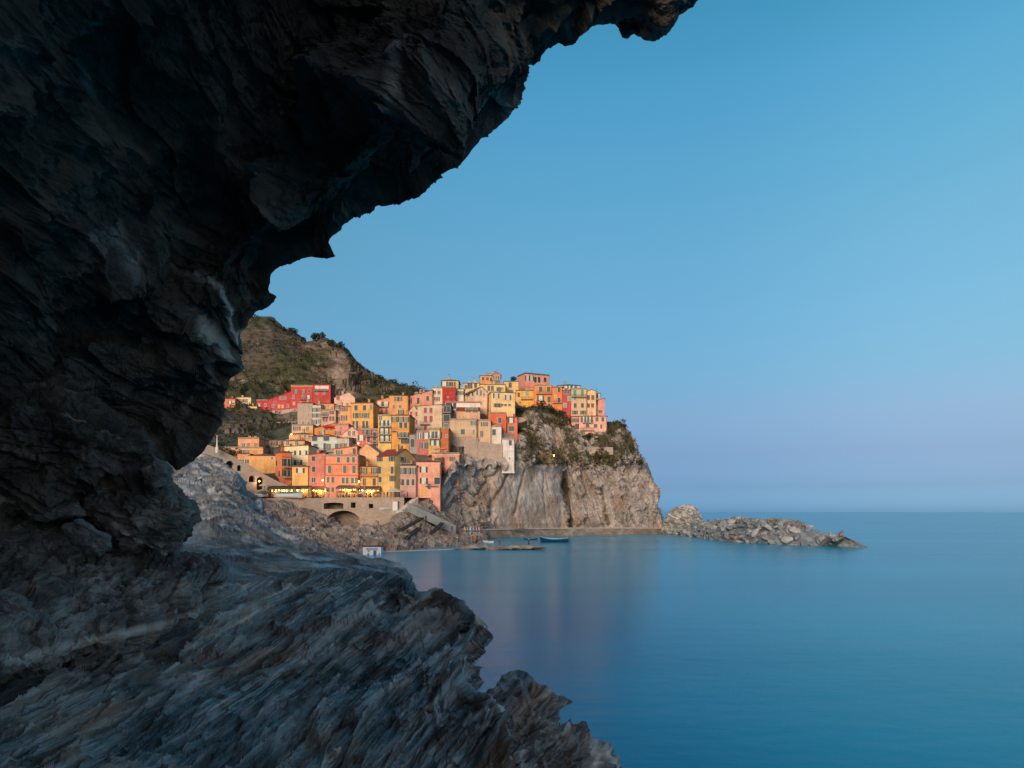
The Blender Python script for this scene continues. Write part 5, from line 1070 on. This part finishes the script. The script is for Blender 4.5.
# ------------------------------------------------------------------ restaurants, parasols, lamps
def glow(p, e, c=(1., .55, .2), r=.15):
    l = bpy.data.lights.new('lamp_glow', 'POINT'); l.energy = e*2.2; l.color = c; l.shadow_soft_size = r
    o = bpy.data.objects.new('lamp_glow', l); COL.objects.link(o); o.location = p
M_LAMPLIT = plain_mat('lamplit_plaster', (.5,.3,.12), .9, .3)  # amber lamplight is put into the colour of the back walls
def pavilion(label, x0, x1, yt, D, dep, col, nb, e, yb=497):
    a, b_ = P(x0, yb, D), P(x1, yb, D); W = b_.x-a.x; h = (yb-yt)*D/F
    t = empty('restaurant_pavilion', (a.x, a.y, ZP), 0, label, 'restaurant')
    mb = MB(); mb.prism([(-.5, h-.25), (-.5, h-.1), (dep, h+.55), (dep, h+.4)], -.2, W+.2, axis='x'); mb.prism([(-.52,h-.55),(-.52,h-.1),(-.47,h-.1),(-.47,h-.55)], -.2, W+.2, axis='x')
    mb.build('roof', M_TRIM, t, color=col)
    n = max(2, int(W/2.6)); po = MB()
    for i in range(n+1): po = MB(); po.bar((W*i/n,0,0), (W*i/n,0,h-.2), .07, n=6); po.build('post', M_TIMB, t)
    mb = MB(); mb.box(0, W, dep-.5, dep-.35, 0, h+.2); mb.build('back_wall', M_LAMPLIT, t)
    for i in range(int(W/1.5)):
        mb = MB(); xx = .8+i*1.5; mb.box(xx-.4, xx+.4, .5, 1.2, .7, .75); mb.bar((xx,.85,0), (xx,.85,.7), .05, n=5)
        for s in (-1, 1): mb.box(xx+s*.62-.2, xx+s*.62+.2, .6, 1., .42, .46); mb.box(xx+s*.8-.02, xx+s*.8+.02, .6, 1., .46, .9); mb.box(xx+s*.62-.18, xx+s*.62+.18, .65, .95, 0, .42)
        mb.build('table', M_TIMB, t)
    rg = random.Random(label)
    for i in range(nb):
        xx = W*(i+.5)/nb+rg.uniform(-.5,.5); z = h-.85+rg.uniform(-.35,.2); y = rg.uniform(.3, dep-1)
        mb = MB(); mb.ball((xx,y,z), .05+.11*rg.random(), nu=6, nv=4); mb.bar((xx,y,z), (xx,y,h), .012, n=3); mb.build('lamp', M_BULB, t)
    k = max(1, int(W/3.5))
    for i in range(k): glow((a.x+W*(i+.5)/k, a.y+dep*.45, ZP+h-1.), e/k)
    return t
pavilion('dark roofed restaurant veranda with a bright lamp behind the covered boat', 268.5, 293, 487.2, 178.2, 2.6, (.05,.04,.035), 9, 110)
pavilion('green awning restaurant veranda under the yellow house', 293.6, 308.6, 486.6, 182.5, 3., (.05,.06,.045), 6, 70)
pavilion('small orange lit veranda at the foot of the dusty pink house', 311.5, 324.6, 487, 185.6, 2.4, (.2,.09,.05), 6, 70)
pavilion('long brown awning with warm lamps under the salmon house', 337, 358.3, 486.2, 184.4, 2.2, (.12,.08,.07), 8, 90)
pavilion('brown awning with warm lamps under the orange house', 358.8, 378.2, 487, 185., 2.4, (.1,.07,.055), 7, 90)
def parasol(label, px, py, D, r, col, h=2.5, base=None, group='parasols in the village'):
    q = P(px, py, D); z0 = base if base is not None else ZP
    t = empty('parasol', (q.x, q.y, z0), 0, label, 'parasol', group); h = max(1.6, q.z-z0) if base is None else h
    mb = MB(); mb.bar((0,0,0), (0,0,h), .045, n=6); mb.bar((0,0,0), (0,0,.12), .3, n=8); mb.build('pole', M_IRON, t)
    mb = MB(); n = 8; pt = [(r*math.cos(6.2832*i/n), r*math.sin(6.2832*i/n), h-.35*r) for i in range(n)]
    for i in range(n):
        a, b_ = pt[i], pt[(i+1) % n]; mb.poly([a, b_, (0,0,h)]); mb.poly([a, b_, (b_[0],b_[1],b_[2]-.2), (a[0],a[1],a[2]-.2)])
    mb.build('canopy', M_TRIM, t, color=col, fix=False); return t
parasol('wide grey parasol beside the arched niche at the road foot', 264.5, 483.3, 178, 1.5, (.5,.5,.5), 3)
parasol('teal parasol at the left end of the sea wall', 262, 492.5, 175.8, 1.3, (.03,.2,.17), 2)
parasol('dark teal parasol behind the teal one', 266, 491.5, 177.5, 1.1, (.02,.07,.08), 2)
parasol('blue grey parasol in front of the long brown awning', 340.5, 490.3, 183, 1.2, (.16,.2,.25), 2)
parasol('second blue grey parasol nearer the orange house', 352.8, 490.3, 183, 1.2, (.15,.19,.26), 2)
parasol('pale cream parasol below the wall lamp', 362, 491.5, 182.8, 1.2, (.55,.5,.45), 2)
parasol('dark blue parasol over the tables right of the orange house', 377.5, 491.5, 182.8, 1.1, (.08,.1,.13), 2)
parasol('broad pale parasol in front of the mauve house', 395.5, 488.2, 182.5, 2.4, (.55,.52,.5), 2)
parasol('pink parasol on the roof terrace of the pink house', 436, 450, 196.5, 1., (.75,.3,.33), 1.9, P(436,454,196.5).z)
parasol('rose parasol at the right of the roof terrace', 443.5, 450, 196.5, 1., (.7,.2,.3), 1.9, P(443.5,454,196.5).z)
def wall_lamp(label, px, py, D, e, post=0):
    q = P(px, py, D); t = empty('lamp', (q.x, q.y, q.z-post), 0, label, 'lamp', 'lit lamps of the village'); mb = MB()
    if post: mb.bar((0,0,0), (0,0,post), .06, n=6)
    else: mb.bar((0,0,.25), (0,.8,.25), .04, n=5)
    mb.prism([(-.25,post+.18),(.25,post+.18),(.08,post+.36),(-.08,post+.36)], -.22, .22); mb.build('bracket', M_IRON, t)
    mb = MB(); mb.ball((0,0,post), .19, nu=8, nv=6); mb.build('bulb', M_BULB, t); glow(q+Vector((0,-.7,-.2)), e)
wall_lamp('lit lamp on the wall between the dusty pink and salmon houses', 322.6, 480.3, 187, 40)
wall_lamp('lit lamp at the corner of the salmon and orange houses', 359, 481.6, 186.2, 40)
wall_lamp('lit lamp inside the tallest arched niche', 259.3, 481.2, 179.6, 45)
wall_lamp('bright floodlight standing on the cliff scrub', 554, 455.5, 225, 60, 1.6)
wall_lamp('lit lamp on the low beige house at the stack edge', 291.5, 434.3, 215, 30)
wall_lamp('small lit lamp by the coral house', 358.3, 443.3, 206, 20)
wall_lamp('lit lamp on the shore walkway near the cliff end', 654, 509.5, 236, 0, 1.) if False else None
# masts and posts
mb = MB(); q = P(296.4, 497, 181.5); mb.bar((q.x,q.y,ZP), (q.x,q.y,ZP+4.4), .07, n=6, w2=.05); mb.bar((q.x-1.9,q.y,ZP+4.2),(q.x+1.6,q.y,ZP+4.2),.04,n=4)
tag(mb.build('flagpole', M_CONC2), 'thin white mast behind the covered boat', 'mast')
mb = MB(); q = P(324.3, 497, 183); mb.bar((q.x,q.y,ZP), (q.x,q.y,ZP+8.4), .06, n=6, w2=.05); tag(mb.build('mast', M_CONC2), 'tall white pole beside the salmon house', 'mast')
mb = MB(); q = P(364.7, 497, 182.3); mb.bar((q.x,q.y,ZP), (q.x,q.y,ZP+5.6), .06, n=6, w2=.05); tag(mb.build('mast', M_CONC2), 'white pole rising among the parasols', 'mast')
q = P(217, 449, 172); mb = MB(); mb.bar((q.x,q.y,q.z-1), (q.x,q.y,q.z+.5), .4, n=8); mb.bar((q.x,q.y,q.z+.5), (q.x,q.y,q.z+3.2), .24, n=8, w2=.08); mb.ball((q.x,q.y,q.z+3.25), .18)
tag(mb.build('white_pillar', plain_mat('limewash', (.6,.56,.54), .9, .2)), 'slim tapering white pillar beside the road top', 'pillar')
q = P(234, 422, 298); mb = MB(); r = 2.5
prof = [(-r,0),(r,0)]+[(r*math.cos(t), 2.4*math.sin(t)) for t in np.linspace(.15, math.pi-.15, 9)]
mb.prism(prof, 0, 4); o = mb.build('canopy', plain_mat('white_canvas', (.6,.56,.6), .8, .2), loc=q); tag(o, 'domed white canvas canopy below the mustard house', 'canopy')
q = P(241, 425, 294); mb = MB(); mb.prism([(-2.8,0),(2.8,0),(2.8,1.4),(0,2.3),(-2.8,1.4)], 0, 3); tag(mb.build('canopy', plain_mat('cyan_canvas', (.3,.45,.47), .8, .2), loc=q), 'pale cyan tent beside the domed white canopy', 'canopy')

# ------------------------------------------------------------------ boats
M_HULL = objcol_mat('boat_paint', .4, .2)
def boat(label, px, py, D, L, rz, hull, rim, inner=(.2,.16,.12), cover=None, base=None, cvh=.75, name='boat', motor=False, group='boats of the harbour', cargo=False):
    q = P(px, py, D); z = base if base is not None else -.22*L/6
    t = empty(name, (q.x, q.y, z), R(rz), label, 'boat', group)
    nS, nR = 15, 9; B_ = L*.17; Hh = L*.16
    mb = MB(); V = []
    for i in range(nS):
        u = -1+2*i/(nS-1); wd = B_*(1-abs(u)**2.6)**.8+.01 if u > -1 else .01
        if u < -.85: wd = max(wd, B_*.28)
        sh = Hh*(1+.55*max(0, u)**2.2+.2*max(0, -u)**2)
        rowv = []
        for j in range(nR):
            a = -math.pi/2+math.pi*j/(nR-1); rowv.append((u*L/2*(1+.05*max(0,u)*(1-abs(math.cos(a)))), wd*math.sin(a), sh*(1-math.cos(a)**.8*(.97)) if math.cos(a) > 1e-6 else sh))
        V.append(rowv)
    b0 = len(mb.v)
    for r_ in V: mb.v += r_
    for i in range(nS-1):
        for j in range(nR-1): k = b0+i*nR+j; mb.f.append((k, k+1, k+nR+1, k+nR)); mb.m.append(0)
    mb.f.append(tuple(b0+j for j in range(nR))); mb.m.append(0)
    mb.build('hull', M_HULL, t, color=hull, smooth=True)
    rm = MB()
    for j in (0, nR-1):
        for i in range(nS-1): rm.bar(V[i][j], V[i+1][j], .05*L/6+.03, n=4)
    rm.build('gunwale', M_HULL, t, color=rim)
    dk = MB()
    for i in range(nS-1):
        a, b_, c, d = V[i][0], V[i][-1], V[i+1][-1], V[i+1][0]; dk.poly([(p[0], p[1]*.96, p[2]-Hh*.42) for p in (a, b_, c, d)])
    dk.build('deck', M_HULL, t, color=inner)
    if not cover:
        for u in (-.45, 0., .4):
            s = MB(); s.box(u*L/2-.12, u*L/2+.12, -B_*.88, B_*.88, Hh*.78, Hh*.84); s.build('bench', M_HULL, t, color=tuple(c*1.4 for c in inner))
    else:
        c = MB(); n = 8
        for i in range(nS):
            u = -1+2*i/(nS-1); p = V[i]; top = p[0][2]+Hh*(cvh*(1-u*u)+.05)
            for j in range(n): a = math.pi*j/(n-1); c.v.append((p[0][0]*.97, -p[-1][1]*1.04*math.cos(a), p[0][2]+.02+(top-p[0][2])*math.sin(a)))
        for i in range(nS-1):
            for j in range(n-1): k = i*n+j; c.f.append((k, k+1, k+n+1, k+n)); c.m.append(0)
        c.build('cover', M_TRIM, t, color=cover, smooth=True)
    if motor:
        m_ = MB(); m_.box(-L/2-.35, -L/2+.02, -.18, .18, Hh*.8, Hh*1.5); m_.bar((-L/2-.2,0,Hh*.8), (-L/2-.25,0,-.2), .08); m_.build('outboard_motor', M_IRON, t)
    return t
boat('dark blue wooden boat with a light blue bow moored off the cliff', 554.5, 541.5, 181, 7.4, 172, (.012,.03,.10), (.12,.38,.45), (.14,.05,.05), motor=True)
boat('small blue dinghy moored left of the dark blue boat', 530.5, 540, 196, 3.8, 186, (.015,.07,.13), (.05,.2,.28))
boat('small white dinghy by the low rocks near the ramp foot', 488.5, 542.5, 178, 2.9, 165, (.6,.6,.58), (.5,.5,.5), (.3,.3,.3))
boat('white boat under a blue cover standing on the piazza', 288, 497, 177, 7., 6, (.62,.62,.6), (.5,.5,.52), cover=(.03,.17,.33), base=ZP-.35, cvh=.55)
boat('pale grey boat on the small stone platform', 386, 510, 179.8, 3.4, 12, (.5,.5,.52), (.4,.42,.45), cover=(.35,.37,.4), base=8.45)
boat('white boat drawn up beside the pale stair', 400.5, 513, 177.3, 2.6, 30, (.55,.6,.65), (.4,.5,.55), cover=(.5,.6,.66), base=P(400,513.5,177).z)
boat('white boat turned bow up on the left end of the sea wall', 256.5, 498, 173.4, 3.2, -10, (.6,.55,.55), (.5,.45,.45), cover=(.6,.53,.54), base=ZP-.1)
# cabinets and hut
def hut(label, px, yb, D, w_, h_, dp, col, name, cat, base=None, roofc=(.03,.035,.05), front=()):
    q = P(px, yb, D); t = empty(name, (q.x, q.y, base if base is not None else q.z), 0, label, cat)
    mb = MB(); mb.box(-w_/2, w_/2, 0, dp, -.8, h_); mb.build('wall', M_TRIM, t, color=col)
    mb = MB(); mb.box(-w_/2-.12, w_/2+.12, -.15, dp+.12, h_, h_+.14); mb.build('roof', M_TRIM, t, color=roofc)
    for (x, z, a, b_, c) in front:
        mb = MB(); mb.box(x-a/2, x+a/2, -.03, .02, z, z+b_); mb.box(x-a/2-.05, x+a/2+.05, -.05, .02, z-.06, z); mb.build('panel', M_TRIM, t, color=c)
    return t
hut('small white cabin with blue panels on the jetty at the water edge', 372, 557.2, 128, 3.4, 1.95, 2., (.62,.64,.68), 'white_cabin', 'cabin', front=((.0,1.35,2.2,.4,(.25,.32,.42)),(.55,.25,.55,1.,(.06,.08,.11)),(-.7,.35,.35,.35,(.08,.09,.1)),(-.6,1.,.3,.3,(.25,.25,.25)),(1.35,.3,.16,.5,(.06,.06,.08))))
hut('tall white cabinet standing on the stone platform', 395, 512, 179.4, 1.3, 2.3, 1.1, (.66,.62,.6), 'white_cabinet', 'cabinet', base=8.43, roofc=(.5,.47,.45))
hut('low kiosk with a dark opening under the grey parasol', 264.5, 497, 180, 1.8, 2., 1.5, (.42,.36,.32), 'kiosk', 'kiosk', base=ZP, roofc=(.4,.4,.4), front=((0,.9,1.2,.8,(.08,.03,.03)),))
for px, py, D, lb in ((483.6,524.2,206,'row of dark boxes added for an unreadable dark mark at the cliff foot'),(521.3,531,215,'dark boxes added for a second unreadable mark on the walkway edge')):
    q = P(px, py, D); mb = MB(); rg = random.Random(px)  # plain boxes added in place of two unreadable dark marks
    for i in range(4):
        x = -1.7+i*.95; h = .6+.25*rg.random(); mb.box(x, x+.8, 0, .8, 0, h); mb.box(x-.04, x+.84, -.04, .84, h, h+.08)
    tag(mb.build('dark_mark_boxes', M_IRON, loc=q), lb, 'dark marks')
for i, (px, c, lb) in enumerate(((464.8,(.6,.25,.05),'orange kayak standing upright at the left of the rack'),(467.3,(.1,.3,.28),'teal kayak standing upright beside the orange one'),(470.2,(.3,.42,.5),'light blue kayak standing in the middle of the rack'),(473.4,(.3,.16,.36),'violet kayak standing right of the light blue one'),(476.5,(.08,.3,.16),'green kayak standing near the right of the rack'),(479,(.6,.16,.3),'pink kayak standing upright at the right end'))):
    q = P(px, 536.5, 186+i*.8); mb = MB(); n = 10
    for k in range(n):
        u = k/(n-1); r_ = .34*math.sin(math.pi*min(max(u,.02),.98))**.6+.02
        for j in range(8): a = 6.2832*j/8; mb.v.append((r_*math.cos(a), .18*r_/.34*math.sin(a)+u*.4, u*2.7))
    for k in range(n-1):
        for j in range(8): jj = (j+1) % 8; mb.f.append((k*8+j, k*8+jj, (k+1)*8+jj, (k+1)*8+j)); mb.m.append(0)
    t = empty('kayak', q, 0, lb, 'kayak', 'upright kayaks by the ramp'); mb.build('hull', M_HULL, t, color=c, smooth=True)
    s = MB(); s.box(-.17, .17, .02, .1, 1.1, 1.7); s.build('cockpit', M_DARK, t)
# ------------------------------------------------------------------ people
def person_mesh():
    J = [(0,0,.93),(0,0,1.15),(0,0,1.4),(0,0,1.5),(0,-.02,1.62),(0,-.02,1.72),
         (.1,0,.9),(.11,-.02,.5),(.11,.03,.08),(.11,-.12,.04),(-.1,0,.9),(-.12,.03,.5),(-.13,.1,.08),(-.13,-.05,.04),
         (.19,0,1.4),(.25,.03,1.13),(.27,-.06,.9),(.27,-.1,.8),(-.19,0,1.4),(-.26,.02,1.13),(-.26,-.08,.9),(-.26,-.12,.8)]
    E = [(0,1),(1,2),(2,3),(3,4),(4,5),(0,6),(6,7),(7,8),(8,9),(0,10),(10,11),(11,12),(12,13),(2,14),(14,15),(15,16),(16,17),(2,18),(18,19),(19,20),(20,21)]
    Rr = [.14,.13,.14,.06,.1,.08,.1,.065,.045,.035,.1,.065,.045,.035,.06,.045,.035,.03,.06,.045,.035,.03]
    me = bpy.data.meshes.new('person_base'); me.from_pydata(J, E, []); o = bpy.data.objects.new('person_base', me); COL.objects.link(o)
    md = o.modifiers.new('s', 'SKIN'); md.use_smooth_shade = True; sub = o.modifiers.new('u', 'SUBSURF'); sub.levels = 1
    for v, r_ in zip(me.skin_vertices[0].data, Rr): v.radius = (r_, r_)
    me.skin_vertices[0].data[0].use_root = True
    dg = bpy.context.evaluated_depsgraph_get(); out = bpy.data.meshes.new_from_object(o.evaluated_get(dg)); bpy.data.objects.remove(o)
    return out
PM = person_mesh(); PM.materials.clear()
M_SKIN = plain_mat('skin', (.42,.25,.18), .7, .1); M_HAIR = plain_mat('hair', (.03,.02,.015), .8, .2)
cl_m = {}
def cloth(c):
    k = tuple(c)
    if k not in cl_m: cl_m[k] = plain_mat('cloth', k, .9, .2)
    return cl_m[k]
for k in range(4): PM.materials.append(M_SKIN)
for p in PM.polygons:
    z = p.center.z; x = abs(p.center.x); p.use_smooth = True
    p.material_index = 3 if (z > 1.68 or (z > 1.56 and p.center.y > .0 and x < .12)) else 0 if z > 1.46 else 0 if (x > .22 and z < 1.05) else 1 if z > .92 else 2 if z > .1 else 3
def person(label, px, D, shirt, trs, z=None, py=None, rz=0, s=1., group='people in the village'):
    q = P(px, py if py else 497, D); o = bpy.data.objects.new('person', PM); COL.objects.link(o)
    o.location = (q.x, q.y, z if z is not None else q.z); o.rotation_euler = (0,0,R(rz)); o.scale = (s,)*3
    for i, m_ in enumerate((M_SKIN, cloth(shirt), cloth(trs), M_HAIR)): o.material_slots[i].link = 'OBJECT'; o.material_slots[i].material = m_
    return tag(o, label, 'person', group)
DK = (.02,.02,.025)
person('person in red shirt and dark trousers at the water edge by the kayaks', 472.6, 176, (.5,.02,.03), DK, py=541.6, rz=20)
person('person in black standing right of the red shirted one', 477.2, 177, (.02,.03,.025), DK, py=541.2, rz=-30)
person('person in dark red on the upper slipway', 425.6, 175.6, (.14,.02,.03), DK, py=521.5, rz=60)
person('person in maroon halfway down the slipway', 440.7, 178, (.16,.03,.035), DK, py=527.5, rz=-50)
person('person in black at the foot of the slipway', 457.4, 180.5, (.02,.02,.03), DK, py=526.5, rz=90)
person('person in brown beside the skid beam', 452, 175, (.09,.035,.025), DK, py=531.8, rz=10)
person('person in dark blue at the top of the skid beam', 443.2, 174, (.02,.03,.07), DK, py=532, rz=120)
person('person in black on the low rocks by the white dinghy', 499.3, 146.5, (.02,.02,.025), DK, py=546.3, rz=-80)
person('person in brown on the right end of the low rocks', 528.8, 146.5, (.1,.04,.03), DK, py=546.3, rz=30)
person('person in dark clothes on the left rocks near the cabin', 395.3, 150, (.03,.02,.03), (.05,.03,.03), py=541, rz=0)
person('person in pink top beside the pale stair', 409, 178.5, (.6,.15,.22), (.2,.1,.1), py=510, rz=40)
person('person in pink shirt with bare arms on the rocks left of the bridge foot', 308, 150, (.5,.2,.2), (.3,.1,.1), py=538, rz=0)
for i, (px, c, lb) in enumerate(((310,(.3,.25,.25),'in grey near the small orange veranda'),(316.5,(.2,.1,.12),'in plum by the railing left of the white pole'),(329,(.35,.3,.28),'in beige under the salmon house'),(346.5,(.1,.1,.16),'in navy between the blue grey parasols'),(366.5,(.5,.06,.06),'in bright red under the orange house'),(370,(.25,.05,.06),'in dark red at the terrace tables'),(374,(.5,.18,.06),'in orange at the terrace tables'),(380,(.12,.13,.2),'in slate blue right of the tables'),(384,(.4,.12,.06),'in rust at the railing'),(387.5,(.08,.07,.12),'in black at the railing'),(391,(.45,.2,.12),'in salmon at the railing under the pale parasol'),(399,(.3,.08,.1),'in burgundy under the pale parasol'),(404,(.6,.5,.45),'in cream at the right end of the railing'),(407.5,(.45,.07,.05),'in scarlet at the corner by the mauve house'))):
    person('person '+lb, px, 181.9+.25*(i % 3), c, DK if i % 2 else (.12,.1,.1), z=ZP, rz=i*67, s=.96+.08*((i*7) % 5)/4)

# ------------------------------------------------------------------ low rocks in the harbour
pebble('low_rock', [(484,547),(492,546),(503,546.3),(514,545.4),(526,545.8),(536,546.5),(547,547),(540,548.5),(520,549.5),(500,550.6),(487,551)], 146, 2.5, 3, M_HARB, noise_fn=rockd(.5, .35, 31), label='long low rock awash below the two dark figures', cat='rock', kind='structure', nr=20, na=140)
pebble('low_rock', [(452,549),(462,546),(474,545),(486,545.6),(492,547),(480,550),(462,551)], 147, 2, 3, M_HARB, noise_fn=rockd(.5, .3, 33), label='low rock awash at the ramp foot', cat='rock', kind='structure', nr=20, na=120)

# ------------------------------------------------------------------ breakwater
pebble('outcrop_rock', [(660,536),(664,522),(668,513),(674,508),(681,505.3),(688,505),(694,507),(697,511),(700,517),(704,525),(706,536),(690,538),(675,538)], 246, 6, 6, M_MID, noise_fn=rockd(.25, .8, 41, (.3,.2,.8), 1.2), label='dark rocky knob where the breakwater meets the cliff', cat='rock', kind='structure', nr=50, na=220)
M_BLK = []
for nm, c in (('grey', ((.055,.065,.075),(.135,.155,.175),(.23,.255,.28),(.4,.43,.46))), ('pale', ((.12,.12,.12),(.26,.26,.27),(.38,.38,.39),(.52,.52,.53))), ('brown', ((.06,.05,.042),(.16,.13,.11),(.26,.215,.185),(.4,.34,.3))), ('rust', ((.14,.06,.03),(.3,.16,.08),(.4,.24,.14),(.5,.36,.25)))):
    M_BLK.append((nm, rock_mat(nm+'_boulder', list(c), s=.5, stretch=(1,1,1.6), bumpd=.08, rough=(.7,.95))))
def block_mesh(seed):
    rg = np.random.default_rng(seed); bm = bmesh.new()
    for p in rg.normal(size=(15, 3)): p = p/np.linalg.norm(p)*(.75+.35*rg.random()); bm.verts.new(p*np.array([1.25, .95, .8]))
    bmesh.ops.convex_hull(bm, input=bm.verts[:]); 
    bmesh.ops.bevel(bm, geom=bm.edges[:], offset=.07, segments=1, affect='EDGES')
    bm.normal_update(); me = bpy.data.meshes.new('boulder'); bm.to_mesh(me); bm.free(); return me
BM = [[block_mesh(100+i) for i in range(7)] for _ in M_BLK]
for ms, (nm, m_) in zip(BM, M_BLK):
    for me in ms: me.materials.append(m_)
wl = [(664,533.2),(680,535),(700,538),(720,540.5),(745,542.6),(770,544.3),(793,545.2),(810,545.6),(826,545)]      # waterline seen from the cave
edge = [Vector(((px-CX)*CH/(py-HY), CH*F/(py-HY), 0)) for px, py in wl]
et = np.array([tuple(e) for e in edge]); ed = np.r_[0, np.cumsum(np.linalg.norm(np.diff(et, axis=0), axis=1))]
topy = [(664,521),(690,520),(705,517),(718,514.5),(735,517),(750,516.5),(770,518),(785,520),(800,521),(806,524),(815,532),(825,539),(836,542.5)]
rg = np.random.default_rng(77); cnt = 0
mound = []
for i in range(60):
    t = i/59; s = t*ed[-1]; e = np.array([np.interp(s, ed, et[:, k]) for k in range(3)])
    s2 = min(ed[-1], s+.5); e2 = np.array([np.interp(s2, ed, et[:, k]) for k in range(3)]); s1 = max(0, s2-1); e1 = np.array([np.interp(s1, ed, et[:, k]) for k in range(3)])
    d = e2-e1; d /= np.linalg.norm(d)+1e-9; nn = np.array([-d[1], d[0], 0]); nn = nn if nn[0] > 0 else -nn
    px = CX+e[0]/e[1]*F; h = CH+(HY-np.interp(px, [p[0] for p in topy], [p[1] for p in topy]))*(e[1]+4)/F
    mound.append((e, nn, max(.5, h)))
prof = lambda v, h: h*math.sin(math.pi*min(1, v*1.02))**.75 if v < 1 else -1.
VV = np.stack([np.stack([e+nn*14*v+np.array([0,0,(prof(v, h)*.92-.95 if 0 < v < 1 else -2.)]) for v in np.linspace(0, 1, 9)]) for e, nn, h in mound])
tag(link('breakwater_core', grid_mesh('breakwater_core', VV), M_BLK[0][1]), 'rubble core under the breakwater boulders', 'breakwater', kind='structure')
def add_block(p, sz, ci, zone, k):
    o = bpy.data.objects.new('boulder', BM[ci][k % 7]); COL.objects.link(o); o.location = p
    o.rotation_euler = tuple(rg.random(3)*6.28*np.array([.12,.12,1])); o.scale = (sz*(.8+.5*rg.random()), sz*(.8+.4*rg.random()), sz*(.75+.4*rg.random()))
    nm = M_BLK[ci][0]; tag(o, f'{nm} boulder {zone}', 'boulder', f'{nm} boulders {zone}')
ZN = ['heaped at the cliff end of the breakwater', 'in the middle stretch of the breakwater', 'piled at the seaward tip of the breakwater']
for i in range(0, 60):
    e, nn, h = mound[i]; t = i/59
    for j in range(5):
        v = (.03, .1, .2, .33, .5)[j]+rg.uniform(-.05, .05)
        if rg.random() < .06: continue
        p = e+nn*14*v; p[2] = max(-.1, prof(max(v, .01), h)*.92-.6)+rg.uniform(-.15, .25); p[:2] += rg.normal(size=2)*.3
        sz = rg.uniform(.75, 1.35)*(1. if h > 2 else .7); r_ = rg.random()
        ci = (0 if r_ < .62 else 1 if r_ < .97 else 2) if t < .66 else (0 if r_ < .5 else 1 if r_ < .83 else 2 if r_ < .98 else 3)
        add_block(p, sz, ci, ZN[0] if t < .33 else ZN[1] if t < .68 else ZN[2], int(rg.integers(7)))
for px, py, sz, ci, lb in ((841,543.4,1.1,2,'low brown rock just off the breakwater tip'),(851,543.2,.9,0,'last grey rock awash beyond the breakwater tip'),(832,544.5,1.2,2,'brown rock at the very end of the breakwater')):
    d = CH*F/(py-HY); o = bpy.data.objects.new('sea_rock', BM[ci][3]); COL.objects.link(o); o.location = ((px-CX)*d/F, d, .05); o.scale = (sz*1.8, sz*1.2, sz*.6); tag(o, lb, 'rock')

# ------------------------------------------------------------------ shrubs and trees on the headland
rt = np.random.default_rng(9)
tree(620.5,437,247,7.5,2.7,'tall brown leafed tree at the end of the headland','trees on the headland', M_LEAF2, rt, 520, leaf=.28)
tree(612.5,438,248,4,2.2,'dark shrub between the pink bay house and the brown tree','shrubs on the headland', M_LEAF, rt, 380, 'shrub', .25)
tree(626,441,249,3.5,1.8,'small dark shrub on the right cliff edge','shrubs on the headland', M_LEAF, rt, 300, 'shrub', .25)
tree(513,384,254,2.6,1.3,'dark roof terrace tree on the skyline','trees on the headland', M_LEAF, rt, 300, leaf=.2)
for px, py, d, h, r, lb, mt in ((523,417,242,3.2,2.6,'dark bush under the yellow house arch',M_LEAF),(541,411,243,3.4,2.4,'tall dark bush under the vivid orange house',M_LEAF),(550,414,242,2.8,2.6,'dark bush under the deep orange house',M_LEAF),(558,418,242,2.6,2.4,'mid green bush left of the crimson house foot',M_LEAF),(566,424,241,2.6,2.4,'brown bush beside the coral house',M_LEAF2),(560,428,238,2.8,2.6,'reddish brown bush on the slope',M_LEAF2),(528,452,226,3.2,2.8,'green bush on the ledge above the pale slab',M_LEAF),(538,455,228,2.6,2.2,'low green bush near the floodlight',M_LEAF),(524,445,226,2.6,2.,'dark bush beside the ruined wall',M_LEAF),(587,441,239,2.2,2.,'dark bush below the bay house wall',M_LEAF),(633,452,246,2.2,1.6,'shrub clinging to the right cliff profile',M_LEAF),(638,466,244.5,2.,1.8,'lower shrub on the right cliff profile',M_LEAF)):
    tree(px, py, d, h, r, lb, 'bushes on the headland slope', mt, rt, 220, 'bush', .26)
